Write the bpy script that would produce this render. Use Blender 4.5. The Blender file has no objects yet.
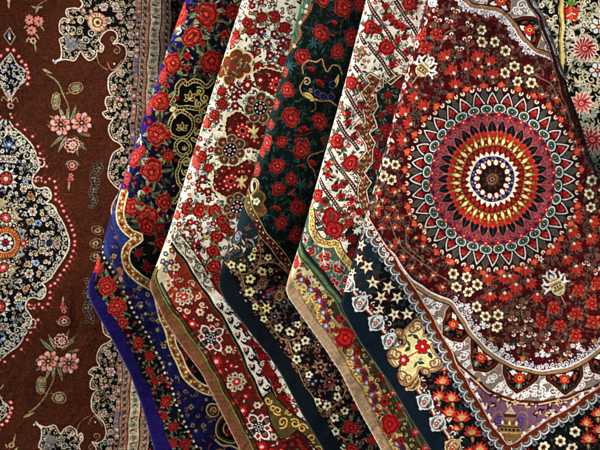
import bpy, math, random
import numpy as np

# ------------------------------------------------------------------ camera, sky, sun, exposure
S = 0.002                 # metres per drawing unit: the view is 600 x 450 units = 1.2 x 0.9 m
DIST = 1500.0             # camera distance to the plane of depth 0, in units
ZC = 1.4                  # height of the view centre
sc = bpy.context.scene
cd = bpy.data.cameras.new('camera'); cam = bpy.data.objects.new('camera', cd)
sc.collection.objects.link(cam); sc.camera = cam
cam.location = (0, -DIST*S, ZC); cam.rotation_euler = (math.pi/2, 0, 0)
cd.sensor_width = 36; cd.lens = 36*DIST/600; cd.clip_end = 100; cd.clip_start = .05
w = bpy.data.worlds.new('World'); sc.world = w; w.use_nodes = True
nt = w.node_tree; bg = nt.nodes['Background']; sky = nt.nodes.new('ShaderNodeTexSky')
SUN_EL, SUN_AZ = 38, -52      # degrees above the horizon; degrees from the camera's side, minus = left
sky.sky_type = 'NISHITA'; sky.sun_disc = False
sky.sun_elevation = math.radians(SUN_EL); sky.sun_rotation = math.radians(180+SUN_AZ*-1)
nt.links.new(sky.outputs[0], bg.inputs[0]); bg.inputs[1].default_value = .05
sl = bpy.data.lights.new('sun', 'SUN'); sun = bpy.data.objects.new('sun', sl); sc.collection.objects.link(sun)
sl.energy = 5.0; sl.angle = math.radians(7); sl.color = (1, .925, .82)
sun.rotation_euler = (math.radians(90-SUN_EL), 0, math.radians(SUN_AZ)); sun.location = (-2, -4, 4)
sc.view_settings.view_transform = 'Standard'; sc.view_settings.look = 'None'
sc.view_settings.exposure = .3; sc.view_settings.gamma = 1
COL = sc.collection
rnd = random.Random(7)
PI = math.pi

# ------------------------------------------------------------------ the weaver: draws a rug's pattern knot by knot
def spl(pts, n=12, closed=False):
    """smooth curve through the points"""
    P = np.array(pts, float)
    if len(P) < 3: return P
    if closed: Q = np.vstack([P[-1], P, P[0], P[1]])
    else: Q = np.vstack([2*P[0]-P[1], P, 2*P[-1]-P[-2]])
    t = np.linspace(0, 1, n, endpoint=False)[:, None]; out = []
    for i in range(len(Q)-3):
        a, b, c, d = Q[i:i+4]
        out.append(.5*(2*b+(c-a)*t+(2*a-5*b+4*c-d)*t*t+(3*b-a-3*c+d)*t**3))
    if not closed: out.append(P[-1][None])
    return np.vstack(out)
def resamp(P, step):
    P = np.asarray(P, float); d = np.hypot(*np.diff(P, axis=0).T); L = np.r_[0, np.cumsum(d)]
    n = max(2, int(L[-1]/step)+1); s = np.linspace(0, L[-1], n)
    Q = np.c_[np.interp(s, L, P[:, 0]), np.interp(s, L, P[:, 1])]
    T = np.gradient(Q, axis=0); T /= np.maximum(np.hypot(*T.T), 1e-6)[:, None]
    return Q, T
def off(P, d):
    """curve moved sideways by d; for a curve running down the drawing, minus is to the right"""
    Q, T = resamp(P, 2.0); return Q+np.c_[-T[:, 1], T[:, 0]]*d
class Weave:
    K = 3
    def __init__(s, x0, y0, x1, y1, col):
        s.x0, s.y0, s.x1, s.y1 = x0, y0, x1, y1
        s.W, s.H = int((x1-x0)*s.K), int((y1-y0)*s.K)
        s.a = np.empty((s.H, s.W, 3), np.float32); s.a[:] = col
        s.clip = None; s.al = 1.0
    def put(s, bx0, by0, bx1, by1, f, col):
        K = s.K
        i0 = max(0, int((bx0-s.x0)*K)-1); i1 = min(s.W, int((bx1-s.x0)*K)+2)
        j0 = max(0, int((by0-s.y0)*K)-1); j1 = min(s.H, int((by1-s.y0)*K)+2)
        if i0 >= i1 or j0 >= j1: return
        X = ((np.arange(i0, i1, dtype=np.float32)+.5)/K+s.x0)[None, :]
        Y = ((np.arange(j0, j1, dtype=np.float32)+.5)/K+s.y0)[:, None]
        d = f(X, Y)
        c = col
        if isinstance(d, tuple): d, c = d
        m = np.clip(.5-d*K, 0, 1)*s.al
        if s.clip is not None: m = m*s.clip[j0:j1, i0:i1]
        m = m[..., None]
        s.a[j0:j1, i0:i1] = s.a[j0:j1, i0:i1]*(1-m)+np.asarray(c, np.float32)*m
    def zone(s, pts):
        """keep what is drawn next inside this outline"""
        s.clip = None
        if pts is None: return
        b = s.a; s.a = np.zeros((s.H, s.W, 3), np.float32); al, s.al = s.al, 1
        s.poly(pts, (1, 1, 1)); m = s.a[..., 0]; s.a = b; s.al = al; s.clip = m
    def el(s, x, y, rx, ry=None, col=(0, 0, 0), ang=0):
        ry = ry or rx; r = max(rx, ry); c, n = math.cos(ang), math.sin(ang); k = min(rx, ry)
        s.put(x-r, y-r, x+r, y+r, lambda X, Y: (np.sqrt((((X-x)*c+(Y-y)*n)/rx)**2+((-(X-x)*n+(Y-y)*c)/ry)**2)-1)*k, col)
    def ring(s, x, y, r, wd, col, ry=None):
        ry = ry or r; q = ry/r
        s.put(x-r-wd, y-ry-wd, x+r+wd, y+ry+wd, lambda X, Y: np.abs(np.hypot(X-x, (Y-y)/q)-r)-wd/2, col)
    def poly(s, pts, col):
        P = np.asarray(pts, np.float32); a, b = P, np.roll(P, -1, 0)
        def f(X, Y):
            ins = np.zeros(np.broadcast(X, Y).shape, bool); dm = np.full(ins.shape, 1e9, np.float32)
            for (ax, ay), (bx, by) in zip(a, b):
                if ay != by:
                    ins ^= ((ay > Y) != (by > Y)) & (X < (bx-ax)*(Y-ay)/(by-ay)+ax)
                if ins.size < 4e4 or len(P) < 12:
                    ex, ey = bx-ax, by-ay; t = np.clip(((X-ax)*ex+(Y-ay)*ey)/(ex*ex+ey*ey+1e-9), 0, 1)
                    dm = np.minimum(dm, np.hypot(X-ax-t*ex, Y-ay-t*ey))
            dm = np.minimum(dm, 1)
            return np.where(ins, -dm, dm)
        s.put(*P.min(0), *P.max(0), f, col)
    def ln(s, pts, wd, col, w2=None):
        P = np.asarray(pts, float)
        if w2 is None: w2 = wd
        n = len(P)-1
        for i in range(n):
            (ax, ay), (bx, by) = P[i], P[i+1]; ra = (wd+(w2-wd)*i/n)/2; rb = (wd+(w2-wd)*(i+1)/n)/2; r = max(ra, rb)
            ex, ey = bx-ax, by-ay; q = ex*ex+ey*ey+1e-9
            def f(X, Y):
                t = np.clip(((X-ax)*ex+(Y-ay)*ey)/q, 0, 1)
                return np.hypot(X-ax-t*ex, Y-ay-t*ey)-(ra+(rb-ra)*t)
            s.put(min(ax, bx)-r, min(ay, by)-r, max(ax, bx)+r, max(ay, by)+r, f, col)
    def cv(s, pts, wd, col, w2=None, n=6, closed=False):
        P = spl(pts, n, closed)
        if closed: P = np.vstack([P, P[:1]])
        s.ln(P, wd, col, w2)
    def band(s, P, d0, d1, col):
        A, B = off(P, d0), off(P, d1); s.strip(A, B, col)
    def strip(s, A, B, col):
        n = min(len(A), len(B))
        for i in range(0, n-1, 4):
            j = min(i+5, n); s.poly(np.vstack([A[i:j], B[i:j][::-1]]), col)
            if j >= n: break
    def fl(s, x, y, r, n, col, cen=None, ln=None, ph=0., dp=.45, cr=.35, asp=1., lw=.8):
        """flower: n round petals, a centre, an outline"""
        def shape(X, Y, rr):
            X, Y = X-x, (Y-y)/asp; th = np.arctan2(Y, X)-ph
            return (np.hypot(X, Y)-rr*(1-dp+dp*np.sqrt(np.abs(np.cos(n*th/2)))))
        if ln is not None: s.put(x-r-lw, y-r*asp-lw, x+r+lw, y+r*asp+lw, lambda X, Y: shape(X, Y, r)-lw, ln)
        s.put(x-r, y-r*asp, x+r, y+r*asp, lambda X, Y: shape(X, Y, r), col)
        if cen is not None: s.el(x, y, r*cr, r*cr*asp, cen)
    def star(s, x, y, r, n, col, cen=None, ph=0., inn=.4, ln=None):
        k = np.arange(2*n); rr = np.where(k % 2, r*inn, r); a = ph+k*PI/n
        P = np.c_[x+rr*np.cos(a), y+rr*np.sin(a)]
        if ln is not None:
            q = (r+1)/r; s.poly(np.c_[x+rr*q*np.cos(a), y+rr*q*np.sin(a)], ln)
        s.poly(P, col)
        if cen is not None: s.el(x, y, r*.25, None, cen)
    def rose(s, x, y, r, c1=(206, 64, 46), c2=(96, 8, 12), asp=1., leaf=None, ph=None):
        """cabbage rose: rings of petals with dark seams"""
        ph = rnd.uniform(0, 6) if ph is None else ph
        if leaf is not None:
            m = rnd.randint(5, 7)
            for k in range(m):
                a = ph+k*2*PI/m+rnd.uniform(-.3, .3)
                s.leaf(x+math.cos(a)*r*.7, y+math.sin(a)*r*.7*asp, r*rnd.uniform(.7, 1.05), r*.36, a+rnd.uniform(-.5, .5), leaf if k % 3 else tuple(np.array(leaf)*1.55+8), tuple(np.array(leaf)*1.5+26))
        c1 = np.array(c1, np.float32); c2 = np.array(c2, np.float32)
        ns = (rnd.choice((7, 8, 9)), rnd.choice((5, 6, 7)), rnd.choice((4, 5)), 3); asp = asp*rnd.uniform(.9, 1.1); r = r*rnd.uniform(.88, .98); R3 = (rnd.uniform(.7, .8), rnd.uniform(.45, .56), rnd.uniform(.2, .3))
        def f(X, Y):
            U, V = X-x, (Y-y)/asp
            U = U+.07*r*np.sin(V*5.2/r+ph*3); V = V+.07*r*np.sin(U*4.6/r+ph*5)
            U2, V2 = U+.13*r*math.cos(ph*2), V+.13*r*math.sin(ph*2)          # the heart sits off centre
            rho = np.hypot(U, V)/r; q_ = np.clip(rho, 0, 1); th = np.arctan2(V*q_+V2*(1-q_), U*q_+U2*(1-q_))
            rho = np.hypot(U*q_+U2*(1-q_), V*q_+V2*(1-q_))/r
            e = rho-(.88+.12*np.abs(np.cos(ns[0]*th/2+ph)))
            lev = np.zeros_like(rho); seam = np.full_like(rho, 9.)
            for k, R in enumerate(R3):
                rk = R*(1+.16*np.abs(np.cos(ns[k]*th/2+ph*(k+1)))-.06)
                seam = np.minimum(seam, np.abs(rho-rk))
            for k, (a, b) in enumerate(((R3[0], 1.1), (R3[1], R3[0]), (R3[2], R3[1]))):
                cc = np.abs(np.sin(ns[k]*th/2+ph*(k+1)-.2*k))*rho/ns[k]*2.0
                seam = np.where((rho > a) & (rho <= b), np.minimum(seam, cc), seam)
            t = np.clip(seam/(.7/(r+2)+.025), 0, 1)[..., None]
            t = .12+.88*t
            sh = (1.0+.22*np.sin(rho*PI*4.1+1))[..., None]*(1-.1*(rho[..., None]))
            col = c2+(c1*sh-c2)*t
            col[..., 1:] += (14*np.clip(sh-1, 0, 1)*8)
            return e*r, np.clip(col, 0, 255)
        s.put(x-r, y-r*asp, x+r, y+r*asp, f, None)
    def leaf(s, x, y, L, wd, ang, col, vein=None):
        c, n = math.cos(ang), math.sin(ang)
        def f(X, Y):
            u = ((X-x)*c+(Y-y)*n)/L; v = -(X-x)*n+(Y-y)*c
            return np.where((u > 0) & (u < 1), np.abs(v)-wd/2*np.sin(np.clip(u, 0, 1)**.8*PI), 9)
        ex, ey = x+L*c, y+L*n; q = wd/2+.5
        s.put(min(x, ex)-q, min(y, ey)-q, max(x, ex)+q, max(y, ey)+q, f, col)
        if vein is not None: s.ln([(x, y), (x+L*.85*c, y+L*.85*n)], .6, vein)
    def curl(s, x, y, r, ang, col, wd=1., turns=1.2, d=1, w2=None, tail=0):
        n = int(10*turns)+4; t = np.linspace(0, 1, n); rr = r*(1-t*.85); a = ang+d*t*turns*2*PI
        P = np.c_[x+rr*np.cos(a), y+rr*np.sin(a)]
        if tail:
            tx, ty = -math.sin(ang)*-d, math.cos(ang)*-d
            P = np.vstack([[P[0][0]+tx*tail, P[0][1]+ty*tail], P])
        s.ln(P, wd, col, w2 if w2 is not None else wd*.8)
    def fan(s, x, y, r, ang, col, base=None, n=5, sp=1.0, tip=None):
        """half-open blossom seen from the side"""
        for k in sorted(range(n), key=lambda k: -abs(k-(n-1)/2)):
            a = ang+(k-(n-1)/2)*sp*2/(n-1); v = 1-.12*(k % 2)
            s.leaf(x, y, r*(1-.12*abs(k-(n-1)/2)/((n-1)/2)), r*.38, a, tuple(np.array(col)*v))
            if tip is not None: s.el(x+.85*r*math.cos(a), y+.85*r*math.sin(a), r*.14, None, tip)
        if base is not None: s.el(x, y, r*.26, None, base)
    def bell(s, x, y, r, ang, c1, c2, c3):
        """curled lily: dark bulb, pale curled lips"""
        s.leaf(x-math.cos(ang)*r, y-math.sin(ang)*r, r*1.3, r*1.0, ang, c1)
        for d in (-1, 1):
            a = ang+d*.75
            s.curl(x+math.cos(a)*r*.8, y+math.sin(a)*r*.8, r*.46, ang+PI+d*.8, c2, 1.3, .75, d)
        s.el(x+math.cos(ang)*r*.5, y+math.sin(ang)*r*.5, r*.28, None, c3)
    def fill(s, zone, step, fns, seed=1, avoid=()):
        """scatter small motifs inside an outline, none closer than step"""
        R = random.Random(seed); P = np.asarray(zone, float); (ax, ay), (bx, by) = P.min(0), P.max(0)
        nx = max(1, int((bx-ax)/step)); ny = max(1, int((by-ay)/step))
        for j in range(ny+1):
            for i in range(nx+1):
                x = ax+(i+(.5 if j % 2 else 0)+R.uniform(-.28, .28))*step; y = ay+(j+R.uniform(-.28, .28))*step
                ins = False
                for k in range(len(P)):
                    (x1, y1), (x2, y2) = P[k], P[k-1]
                    if (y1 > y) != (y2 > y) and x < (x2-x1)*(y-y1)/(y2-y1)+x1: ins = not ins
                if not ins or any((x-a)**2+(y-b)**2 < r*r for a, b, r in avoid): continue
                R.choice(fns)(x, y, R.uniform(0, 2*PI), R)
    def speck(s, amt, seed, sc_=1.0):
        """crisp knots, and wool lots that differ from knot to knot"""
        k = 5; c = np.cumsum(np.cumsum(np.pad(s.a, ((k+1, k), (k+1, k), (0, 0)), mode='edge').astype(np.float64), 0), 1); m = 2*k+1
        bl = (c[m:, m:]-c[:-m, m:]-c[m:, :-m]+c[:-m, :-m])/(m*m); s.a += (.42*(s.a-bl)).astype(np.float32); np.clip(s.a, 0, 255, out=s.a)
        g = np.random.default_rng(seed)
        h, w_ = int(s.H/s.K*1.4*sc_), int(s.W/s.K*1.4*sc_)
        n = g.normal(0, 1, (h, w_, 1)).astype(np.float32)+g.normal(0, .35, (h, w_, 3)).astype(np.float32)
        n += g.normal(0, .28, (h, 1, 1)).astype(np.float32)*np.interp(np.arange(w_), np.arange(0, w_+9, 9), g.normal(0, 1, (w_+17)//9)[:len(np.arange(0, w_+9, 9))]).astype(np.float32)[None, :, None]
        yi = np.minimum((np.arange(s.H)*h/s.H).astype(int), h-1); xi = np.minimum((np.arange(s.W)*w_/s.W).astype(int), w_-1)
        s.a *= 1+amt*n[yi][:, xi]; s.a += amt*6*n[yi][:, xi]
        np.clip(s.a, 0, 255, out=s.a)
    def sample(s, X, Y):
        U = np.clip((X-s.x0)*s.K-.5, 0, s.W-1.01); V = np.clip((Y-s.y0)*s.K-.5, 0, s.H-1.01)
        i = U.astype(int); j = V.astype(int); f = (U-i)[..., None]; g = (V-j)[..., None]
        return (s.a[j, i]*(1-f)+s.a[j, i+1]*f)*(1-g)+(s.a[j+1, i]*(1-f)+s.a[j+1, i+1]*f)*g

BLK = (17, 13, 15); CRM = (228, 208, 166); TAUPE = (148, 122, 102); PINK = (212, 122, 108); RED = (200, 34, 26); DRED = (104, 12, 14)
GRN = (52, 74, 50); TEAL = (38, 70, 66); IVO = (240, 228, 204); WHT = (232, 230, 236); BURG = (50, 8, 14); GOLD = (186, 146, 66)
YEL = (226, 204, 122); ORG = (212, 92, 40); LBL = (128, 150, 186); OLV = (92, 88, 48); GRY = (112, 104, 98); NAVY = (24, 24, 66)
def mix(a, b, t): return tuple(np.array(a)*(1-t)+np.array(b)*t)
# small filler motifs, each f(x, y, angle, random)
def f_leaf(W, col, L=4, wd=1.6): return lambda x, y, a, R: W.leaf(x, y, L*R.uniform(.7, 1.2), wd, a, col)
def f_fl(W, col, cen, r=2.2, n=5, ln=None): return lambda x, y, a, R: W.fl(x, y, r*R.uniform(.85, 1.15), n, col, cen, ln, ph=a)
def f_curl(W, col, r=2.5, wd=.8): return lambda x, y, a, R: W.curl(x, y, r*R.uniform(.8, 1.2), a, col, wd, R.uniform(.8, 1.2), R.choice((-1, 1)))
def f_dot(W, col, r=1.): return lambda x, y, a, R: W.el(x, y, r, None, col)
def f_twig(W, c1, c2, L=5):
    def f(x, y, a, R):
        W.cv([(x, y), (x+math.cos(a)*L*.5+math.sin(a), y+math.sin(a)*L*.5-math.cos(a)), (x+math.cos(a)*L, y+math.sin(a)*L)], .7, c1)
        for q, d in ((.3, 1), (.6, -1), (.95, 1)):
            W.leaf(x+math.cos(a)*L*q, y+math.sin(a)*L*q, L*.42, 1.3, a+d*.8, c2 if q != .6 else c1)
    return f
# ------------------------------------------------------------------ outlines of the hanging rugs (left silhouette: x at y)
SIL = {
 'navy':  [(215,-40),(185,0),(158,75),(133,150),(108,225),(102,247),(94,270),(89,283),(88,292),(92,303),(100,318),(110,335),(118,350),(130,373),(142,405),(152,440),(160,470),(168,500)],
 'ivory': [(256,-40),(242,0),(218,75),(194,150),(171,225),(159,258),(152,275),(150,284),(152,293),(157,302),(165,320),(180,343),(202,373),(220,409),(240,449),(252,475),(265,505)],
 'dark':  [(313,-40),(302,0),(282,75),(260,150),(237,225),(224,258),(219,277),(220,289),(226,301),(241,320),(255,338),(268,354),(282,375),(303,415),(322,447),(338,475),(353,505)],
 'stripe':[(377,-40),(366,0),(347,75),(326,150),(305,225),(295,258),(289,275),(286,287),(288,296),(293,303),(308,324),(325,348),(342,374),(358,407),(380,447),(393,475),(406,505)],
 'red':   [(438,-40),(427,0),(405,75),(385,150),(363,225),(350,270),(343,296),(341,305),(346,316),(360,341),(378,366),(392,386),(412,420),(430,448),(445,475),(460,505)],
}
RSIL = [(512,-40),(534,0),(545,17),(551,33),(558,54),(564,72),(569,92),(575,107),(582,128),(588,150),(597,172),(606,195),(622,230),(650,290),(680,360),(700,505)]
def sil_x(name, y):
    P = np.array(SIL[name] if name != 'right' else RSIL, float)
    yy = np.arange(P[0, 1]-30, P[-1, 1]+30, 1.0); xx = np.interp(yy, P[:, 1], P[:, 0])
    k = np.exp(-np.linspace(-2, 2, 13)**2); k /= k.sum(); pad = np.pad(xx, 6, mode='edge')
    xx = np.convolve(pad, k, 'valid')
    return np.interp(y, yy, xx)

# ------------------------------------------------------------------ brown wall rug
def weave_brown():
    W = Weave(-60, -80, 240, 250, (80, 38, 20))
    bx = lambda y: 141-.053*y
    def vb(a, b, col, y0=-80, y1=250): W.poly([(bx(y0)+a, y0), (bx(y0)+b, y0), (bx(y1)+b, y1), (bx(y1)+a, y1)], col)
    mx = lambda x: 12-x                                     # the rug is symmetric about its middle line
    # sprays in the brown field
    def spray(cx, cy, s=1.):
        st = (128, 112, 78); lf = (112, 112, 84)
        W.cv([(cx-22*s, cy-57*s), (cx-14*s, cy-50*s), (cx-7*s, cy-41*s), (cx-2*s, cy-28*s), (cx, cy-14*s)], 2.2, st, .9)
        W.cv([(cx-2, cy-38), (cx+4, cy-40), (cx+9, cy-41)], .8, st); W.cv([(cx-4, cy-38), (cx-10, cy-36), (cx-15, cy-31)], .8, st)
        for (x, y, rx, ry, a) in ((cx+7, cy-43, 7.5, 6, 0), (cx-13, cy-30, 5, 9, .15)):
            W.el(x, y, rx, ry, (150, 124, 84), a); W.el(x, y, rx-1, ry-1, (70, 54, 36), a); W.el(x, y, rx-2.4, ry-2.4, (118, 122, 92), a)
            for k in range(-2, 3):
                W.ln([(x+k*1.5, y-ry+2.5), (x+k*1.5, y+ry-2.5)], .5, (196, 178, 128)); 
            for k in range(3): W.ln([(x-rx+2, y-2+2*k), (x+rx-2, y-2+2*k)], .5, (92, 60, 44))
        for k in range(9): a = rnd.uniform(-3.1, 3.1); W.leaf(cx+8*math.cos(a), cy+10*math.sin(a), rnd.uniform(12, 19), 2.6, a, (104, 108, 84), (70, 66, 48)); W.fl(cx+19*math.cos(a), cy+19*math.sin(a), 1.8, 5, (178, 110, 100), (70, 26, 24))
        for a, L in ((-2.5, 13), (-2.0, 15), (-1.3, 14), (-.6, 14), (-.2, 12), (.9, 14), (2.4, 14), (2.0, 13), (1.2, 16), (-1.7, 11)):
            W.leaf(cx+6*math.cos(a), cy-1+6*math.sin(a), L*1.45, 3.6, a, (150, 148, 116) if L % 2 else (122, 130, 96), (84, 76, 50))
        for (x, y) in ((cx-8, cy-6), (cx+13, cy-8)):
            for k in range(8):
                a = k*PI/4+.3; c = (206, 128, 106) if k % 2 else (204, 156, 150)
                W.el(x+6.6*math.cos(a), y+6.6*math.sin(a), 4.7, 3.6, (84, 36, 28), a); W.el(x+6.6*math.cos(a), y+6.6*math.sin(a), 4.0, 2.9, c, a); W.el(x+4.6*math.cos(a), y+4.6*math.sin(a), 1.9, .8, (150, 72, 62), a); W.el(x+8.4*math.cos(a), y+8.4*math.sin(a), 1.2, 1.5, tuple(np.array(c)*1.1), a)
            W.el(x, y, 2.6, 2.6, (30, 36, 26)); W.el(x, y, 1.2, 1.2, (150, 160, 120))
        x, y = cx+3, cy+14
        for R_, c in ((8, (226, 150, 132)), (5.4, (120, 36, 32))):
            W.fl(x, y, R_, 9, c, None, (84, 26, 20), dp=.3)
        W.fl(x, y, 4.6, 8, (222, 168, 150), (60, 20, 16), None); W.el(x, y, 1, 1, (226, 190, 160))
        x, y = cx+3, cy+34
        W.el(x, y, 5.6, 5.4, (196, 84, 84)); W.el(x, y, 4.2, 4, (60, 20, 22)); W.fl(x, y, 3.3, 6, (190, 150, 130), (90, 30, 30))
        for a in (.9, 2.3): W.leaf(x+4*math.cos(a), y-5, 8, 2.6, a, lf)
        for k, (dx, dy, r) in enumerate(((0, 44, 2.4), (1.5, 47.5, 1.8), (-1.5, 47.5, 1.8), (-1, 51, 1.5))): W.fl(cx+2+dx, cy+dy, r, 5, (196, 100, 92), (110, 30, 30))
        W.leaf(cx+1, cy+52, 8, 2, 1.7, (140, 130, 96))
    spray(69, 131)
    # smaller spray above
    for (x, y, r) in ((29, 20, 5), (38, 21, 5), (32, 31, 5)):
        W.fl(x, y, r, 8, (222, 120, 104), (70, 28, 24), (96, 36, 30)); W.star(x, y, r*.8, 8, (232, 168, 150), (60, 24, 20), inn=.3)
    W.fl(33, 41, 3.4, 7, (190, 140, 110), (50, 24, 20))
    for a, L, x, y in ((1.4, 10, 34, 43), (2.4, 6, 28, 25), (.8, 8, 40, 25), (1.0, 7, 36, 34), (2.2, 7, 30, 37), (-1.2, 8, 37, 12), (-.4, 6, 38, 8), (3.5, 6, 37, 8)): W.leaf(x, y, L, 2, a, (146, 138, 98))
    W.cv([(36, 14), (38, 6), (46, 0), (54, -3)], .8, (140, 120, 80))
    W.leaf(42, 68, 12, 3, .5, (158, 132, 92))
    # black twig by the border
    for k in range(17):                                  # dark sprig beside the border
        y = 166+k*2.6; x = 97-.12*(y-166)+1.5*math.sin(k)
        for q in (-1, 1):
            W.leaf(x, y, 6.5-.1*k, 2.8, -PI/2+q*1.0, (112, 98, 84)); W.leaf(x+.6*q, y-.4, 5-.1*k, 1.7, -PI/2+q*1.0, (22, 18, 20))
        if k % 4 == 1: W.fl(x, y, 2.6, 5, (128, 116, 104), (40, 30, 34), (24, 18, 20))
    W.cv([(97, 160), (96, 180), (93, 212)], .8, (70, 62, 54))
    for (x, y, a) in ((97,230,.4),(96,243,-.3)):
        W.el(x, y, 6.4, 4.6, (138, 110, 80), a); W.el(x, y, 5.5, 3.8, (54, 32, 26), a); W.fl(x, y, 3.8, 6, (146, 120, 88), (80, 44, 36), asp=.8)
    # ---- central medallion
    dots = [(12,117),(18,124),(25,130),(32,137),(38,146),(41,153),(44,159),(46,166)]
    dots2 = [(36,181),(41,178),(46,182),(50,179),(55,182),(56,188),(55,194),(55,200),(59,202),(62,206),(64,211),(67,216),(69,220),(71,225),(72,230),(74,235),(75,241)]
    edge = [(9,120),(14,127),(21,134),(28,141),(34,149),(38,158),(39,166),(36,172),(33,178),(34,185),(39,188),(46,187),(50,190),(50,198),(46,203),(51,205),(56,210),(60,217),(63,224),(66,231),(69,237),(70,243),(70,250)]
    full = edge+[(mx(x), y) for x, y in edge[::-1]]
    W.poly(full, BLK)
    W.zone(full)
    body = full
    W.fill(body, 6.6, [f_fl(W, (208, 196, 176), (90, 60, 60), 2.4, 6, (60, 56, 60)), f_fl(W, (214, 178, 120), (150, 70, 50), 2.2, 5), f_leaf(W, (116, 126, 146), 5.5, 2.2),
        f_leaf(W, (150, 150, 128), 5, 1.8), f_curl(W, (164, 156, 140), 2.6, .8), f_twig(W, (130, 128, 118), (90, 96, 110), 6), f_curl(W, (120, 130, 150), 2.2, .8)], 3)
    W.fill(body, 8.0, [f_curl(W, (196, 186, 164), 2.2, .8), f_fl(W, (226, 214, 190), (110, 60, 70), 1.9, 5, (20, 18, 20)), f_leaf(W, (136, 146, 166), 4, 1.4), f_twig(W, (170, 160, 134), (130, 126, 110), 4.5)], 33)
    # silver scroll rim
    Q, T = resamp(spl(edge, 6), 6.3)
    for k in range(1, len(Q)-1):
        x, y = Q[k]; a = math.atan2(T[k][1], T[k][0])+PI/2
        W.curl(x+math.cos(a)*3.4, y+math.sin(a)*3.4, 3.0, a+1, (182, 176, 160), 1.1, 1.0, -1)
    W.zone(None)
    W.cv(edge, 1.6, (196, 186, 162)); W.cv([(mx(x), y) for x, y in edge], 1.6, (196, 186, 162))
    W.curl(40, 163, 5.5, -2.2, (184, 178, 160), 1.4, 1.2, 1); W.curl(45, 192, 5, -1.5, (180, 172, 156), 1.3, 1.3, 1); W.curl(38, 180, 4, .3, (180, 172, 156), 1.2, 1, -1)
    W.curl(52, 212, 5.5, -1.2, (184, 178, 160), 1.5, 1.2, 1)
    for (x, y) in dots+dots2:
        for q in (1, -1):
            xx = x if q > 0 else mx(x)
            W.leaf(xx+q*1.5, y-1, 5, 1.6, -.8 if q > 0 else -2.3, (110, 52, 34))
            W.el(xx, y, 2.4, 2.2, (132, 30, 32)); W.el(xx, y, 1.3, 1.2, (216, 140, 130))
    for x, y in dots[:6]: W.el(x-2.5, y+2.5, 1.6, 1.6, (110, 20, 24))
    # big flowers inside the medallion
    def silver(x, y, r, c1=(206, 192, 160), c2=(150, 60, 56)):
        W.star(x, y, r*1.25, 10, c1, None, ph=.3, inn=.6, ln=(50, 40, 40)); W.el(x, y, r*.75, r*.75, (60, 36, 40)); W.fl(x, y, r*.65, 8, c2, (226, 200, 160), None)
    for q in (0, 1):
        g = (lambda x: x) if q == 0 else mx
        silver(g(6), 179, 10, (214, 204, 182), (176, 60, 54)); 
        for (x, y, r, c) in ((3, 159, 4.2, (228, 214, 186)), (14, 159, 4.2, (228, 214, 186)), (24, 189, 4, (226, 206, 160)), (33, 212, 5, (232, 216, 190)), (30, 197, 3.6, (208, 140, 84)), (29, 222, 3, (226, 200, 160)), (43, 236, 4, (214, 190, 150)), (43, 247, 4, (214, 190, 150)), (58, 241, 3.5, (214, 190, 150))):
            W.fl(g(x), y, r, 6, c, (120, 50, 60), (40, 34, 38)); W.ring(g(x), y, r*.55, .6, (90, 50, 50))
        W.star(g(24), 166, 6, 8, (120, 124, 130), (60, 60, 70), inn=.25); W.fl(g(26), 182, 3, 5, (120, 146, 186), (60, 70, 110)); W.fl(g(38), 223, 3.4, 5, (124, 148, 190), (50, 60, 100))
        W.star(g(50), 242, 11, 8, (124, 126, 132), (40, 40, 60), inn=.18); 
        # cream ground round the heart
        W.poly([(6,196),(9,201),(14,204),(16,199),(20,205),(17,212),(21,219),(16,222),(20,228),(26,231),(22,236),(29,238),(33,243),(29,248),(6,250),(-5,243),(-10,225),(-6,203)] if q == 0 else [(mx(x), y) for x, y in [(6,196),(9,201),(14,204),(16,199),(20,205),(17,212),(21,219),(16,222),(20,228),(26,231),(22,236),(29,238),(33,243),(29,248),(6,250)]], (170, 156, 128))
    W.fill([(-14,200),(22,200),(32,243),(32,250),(-20,250)], 5.2, [f_leaf(W, (20, 18, 22), 6, 2.8), f_curl(W, (24, 20, 24), 2.6, 1.2), f_fl(W, (24, 22, 34), (214, 190, 150), 2.6, 5), f_leaf(W, (60, 70, 90), 5, 2)], 9)
    W.fill([(-14,200),(22,200),(32,243),(32,250),(-20,250)], 5, [f_curl(W, (60, 50, 44), 2, .8), f_fl(W, (90, 96, 120), (214, 200, 170), 1.8, 5), f_leaf(W, (150, 120, 80), 4, 1.6)], 8)
    silver(6, 218, 7.5, (226, 206, 150), (190, 70, 66)); silver(24, 243, 4.8, (216, 150, 140), (190, 70, 66))
    W.el(21, 234, 3, 3, (120, 146, 160)); W.el(21, 234, 1.4, 1.4, (40, 50, 60))
    for r, c in ((16.5, (44, 28, 26)), (15.5, (196, 112, 50)), (10.5, (210, 190, 150)), (9.6, (30, 28, 50))):
        W.el(6, 243, r*.92, r, c)
    for k in range(32):
        a = k*PI/16; W.ln([(6+9.8*math.cos(a), 243+10.6*math.sin(a)), (6+13.8*math.cos(a), 243+15*math.sin(a))], .8, (150, 30, 26))
    for k in range(8):
        a = k*PI/4; W.el(6+5.8*math.cos(a), 243+6.3*math.sin(a), 2.1, 2.1, (206, 190, 186))
    W.el(6, 243, 3, 3, (150, 40, 40)); W.el(6, 243, 1.6, 1.6, (30, 20, 30))
    for k in (4, 9): W.leaf(6, 118+k*2, 7, 3, -PI/2, (190, 180, 160))
    W.fl(9, 130, 4, 6, (190, 184, 160), (130, 60, 60)); W.star(9, 145, 6, 8, (70, 100, 160), (190, 200, 210), inn=.35)
    for q in (1, -1):
        for (dx, y, r) in ((6, 134, 4.4), (10, 142, 4), (15, 149, 4), (19, 156, 3.6)): W.curl(8+q*dx, y, r, 1.5-q, (176, 172, 156), 1.2, 1.1, q)
    # ---- pendant
    pen = [(10,53),(14,58),(18,64),(24,70),(27,75),(24,81),(19,85),(15,92),(11,98)]
    pf = pen+[(20-x, y) for x, y in pen[::-1]]
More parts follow.
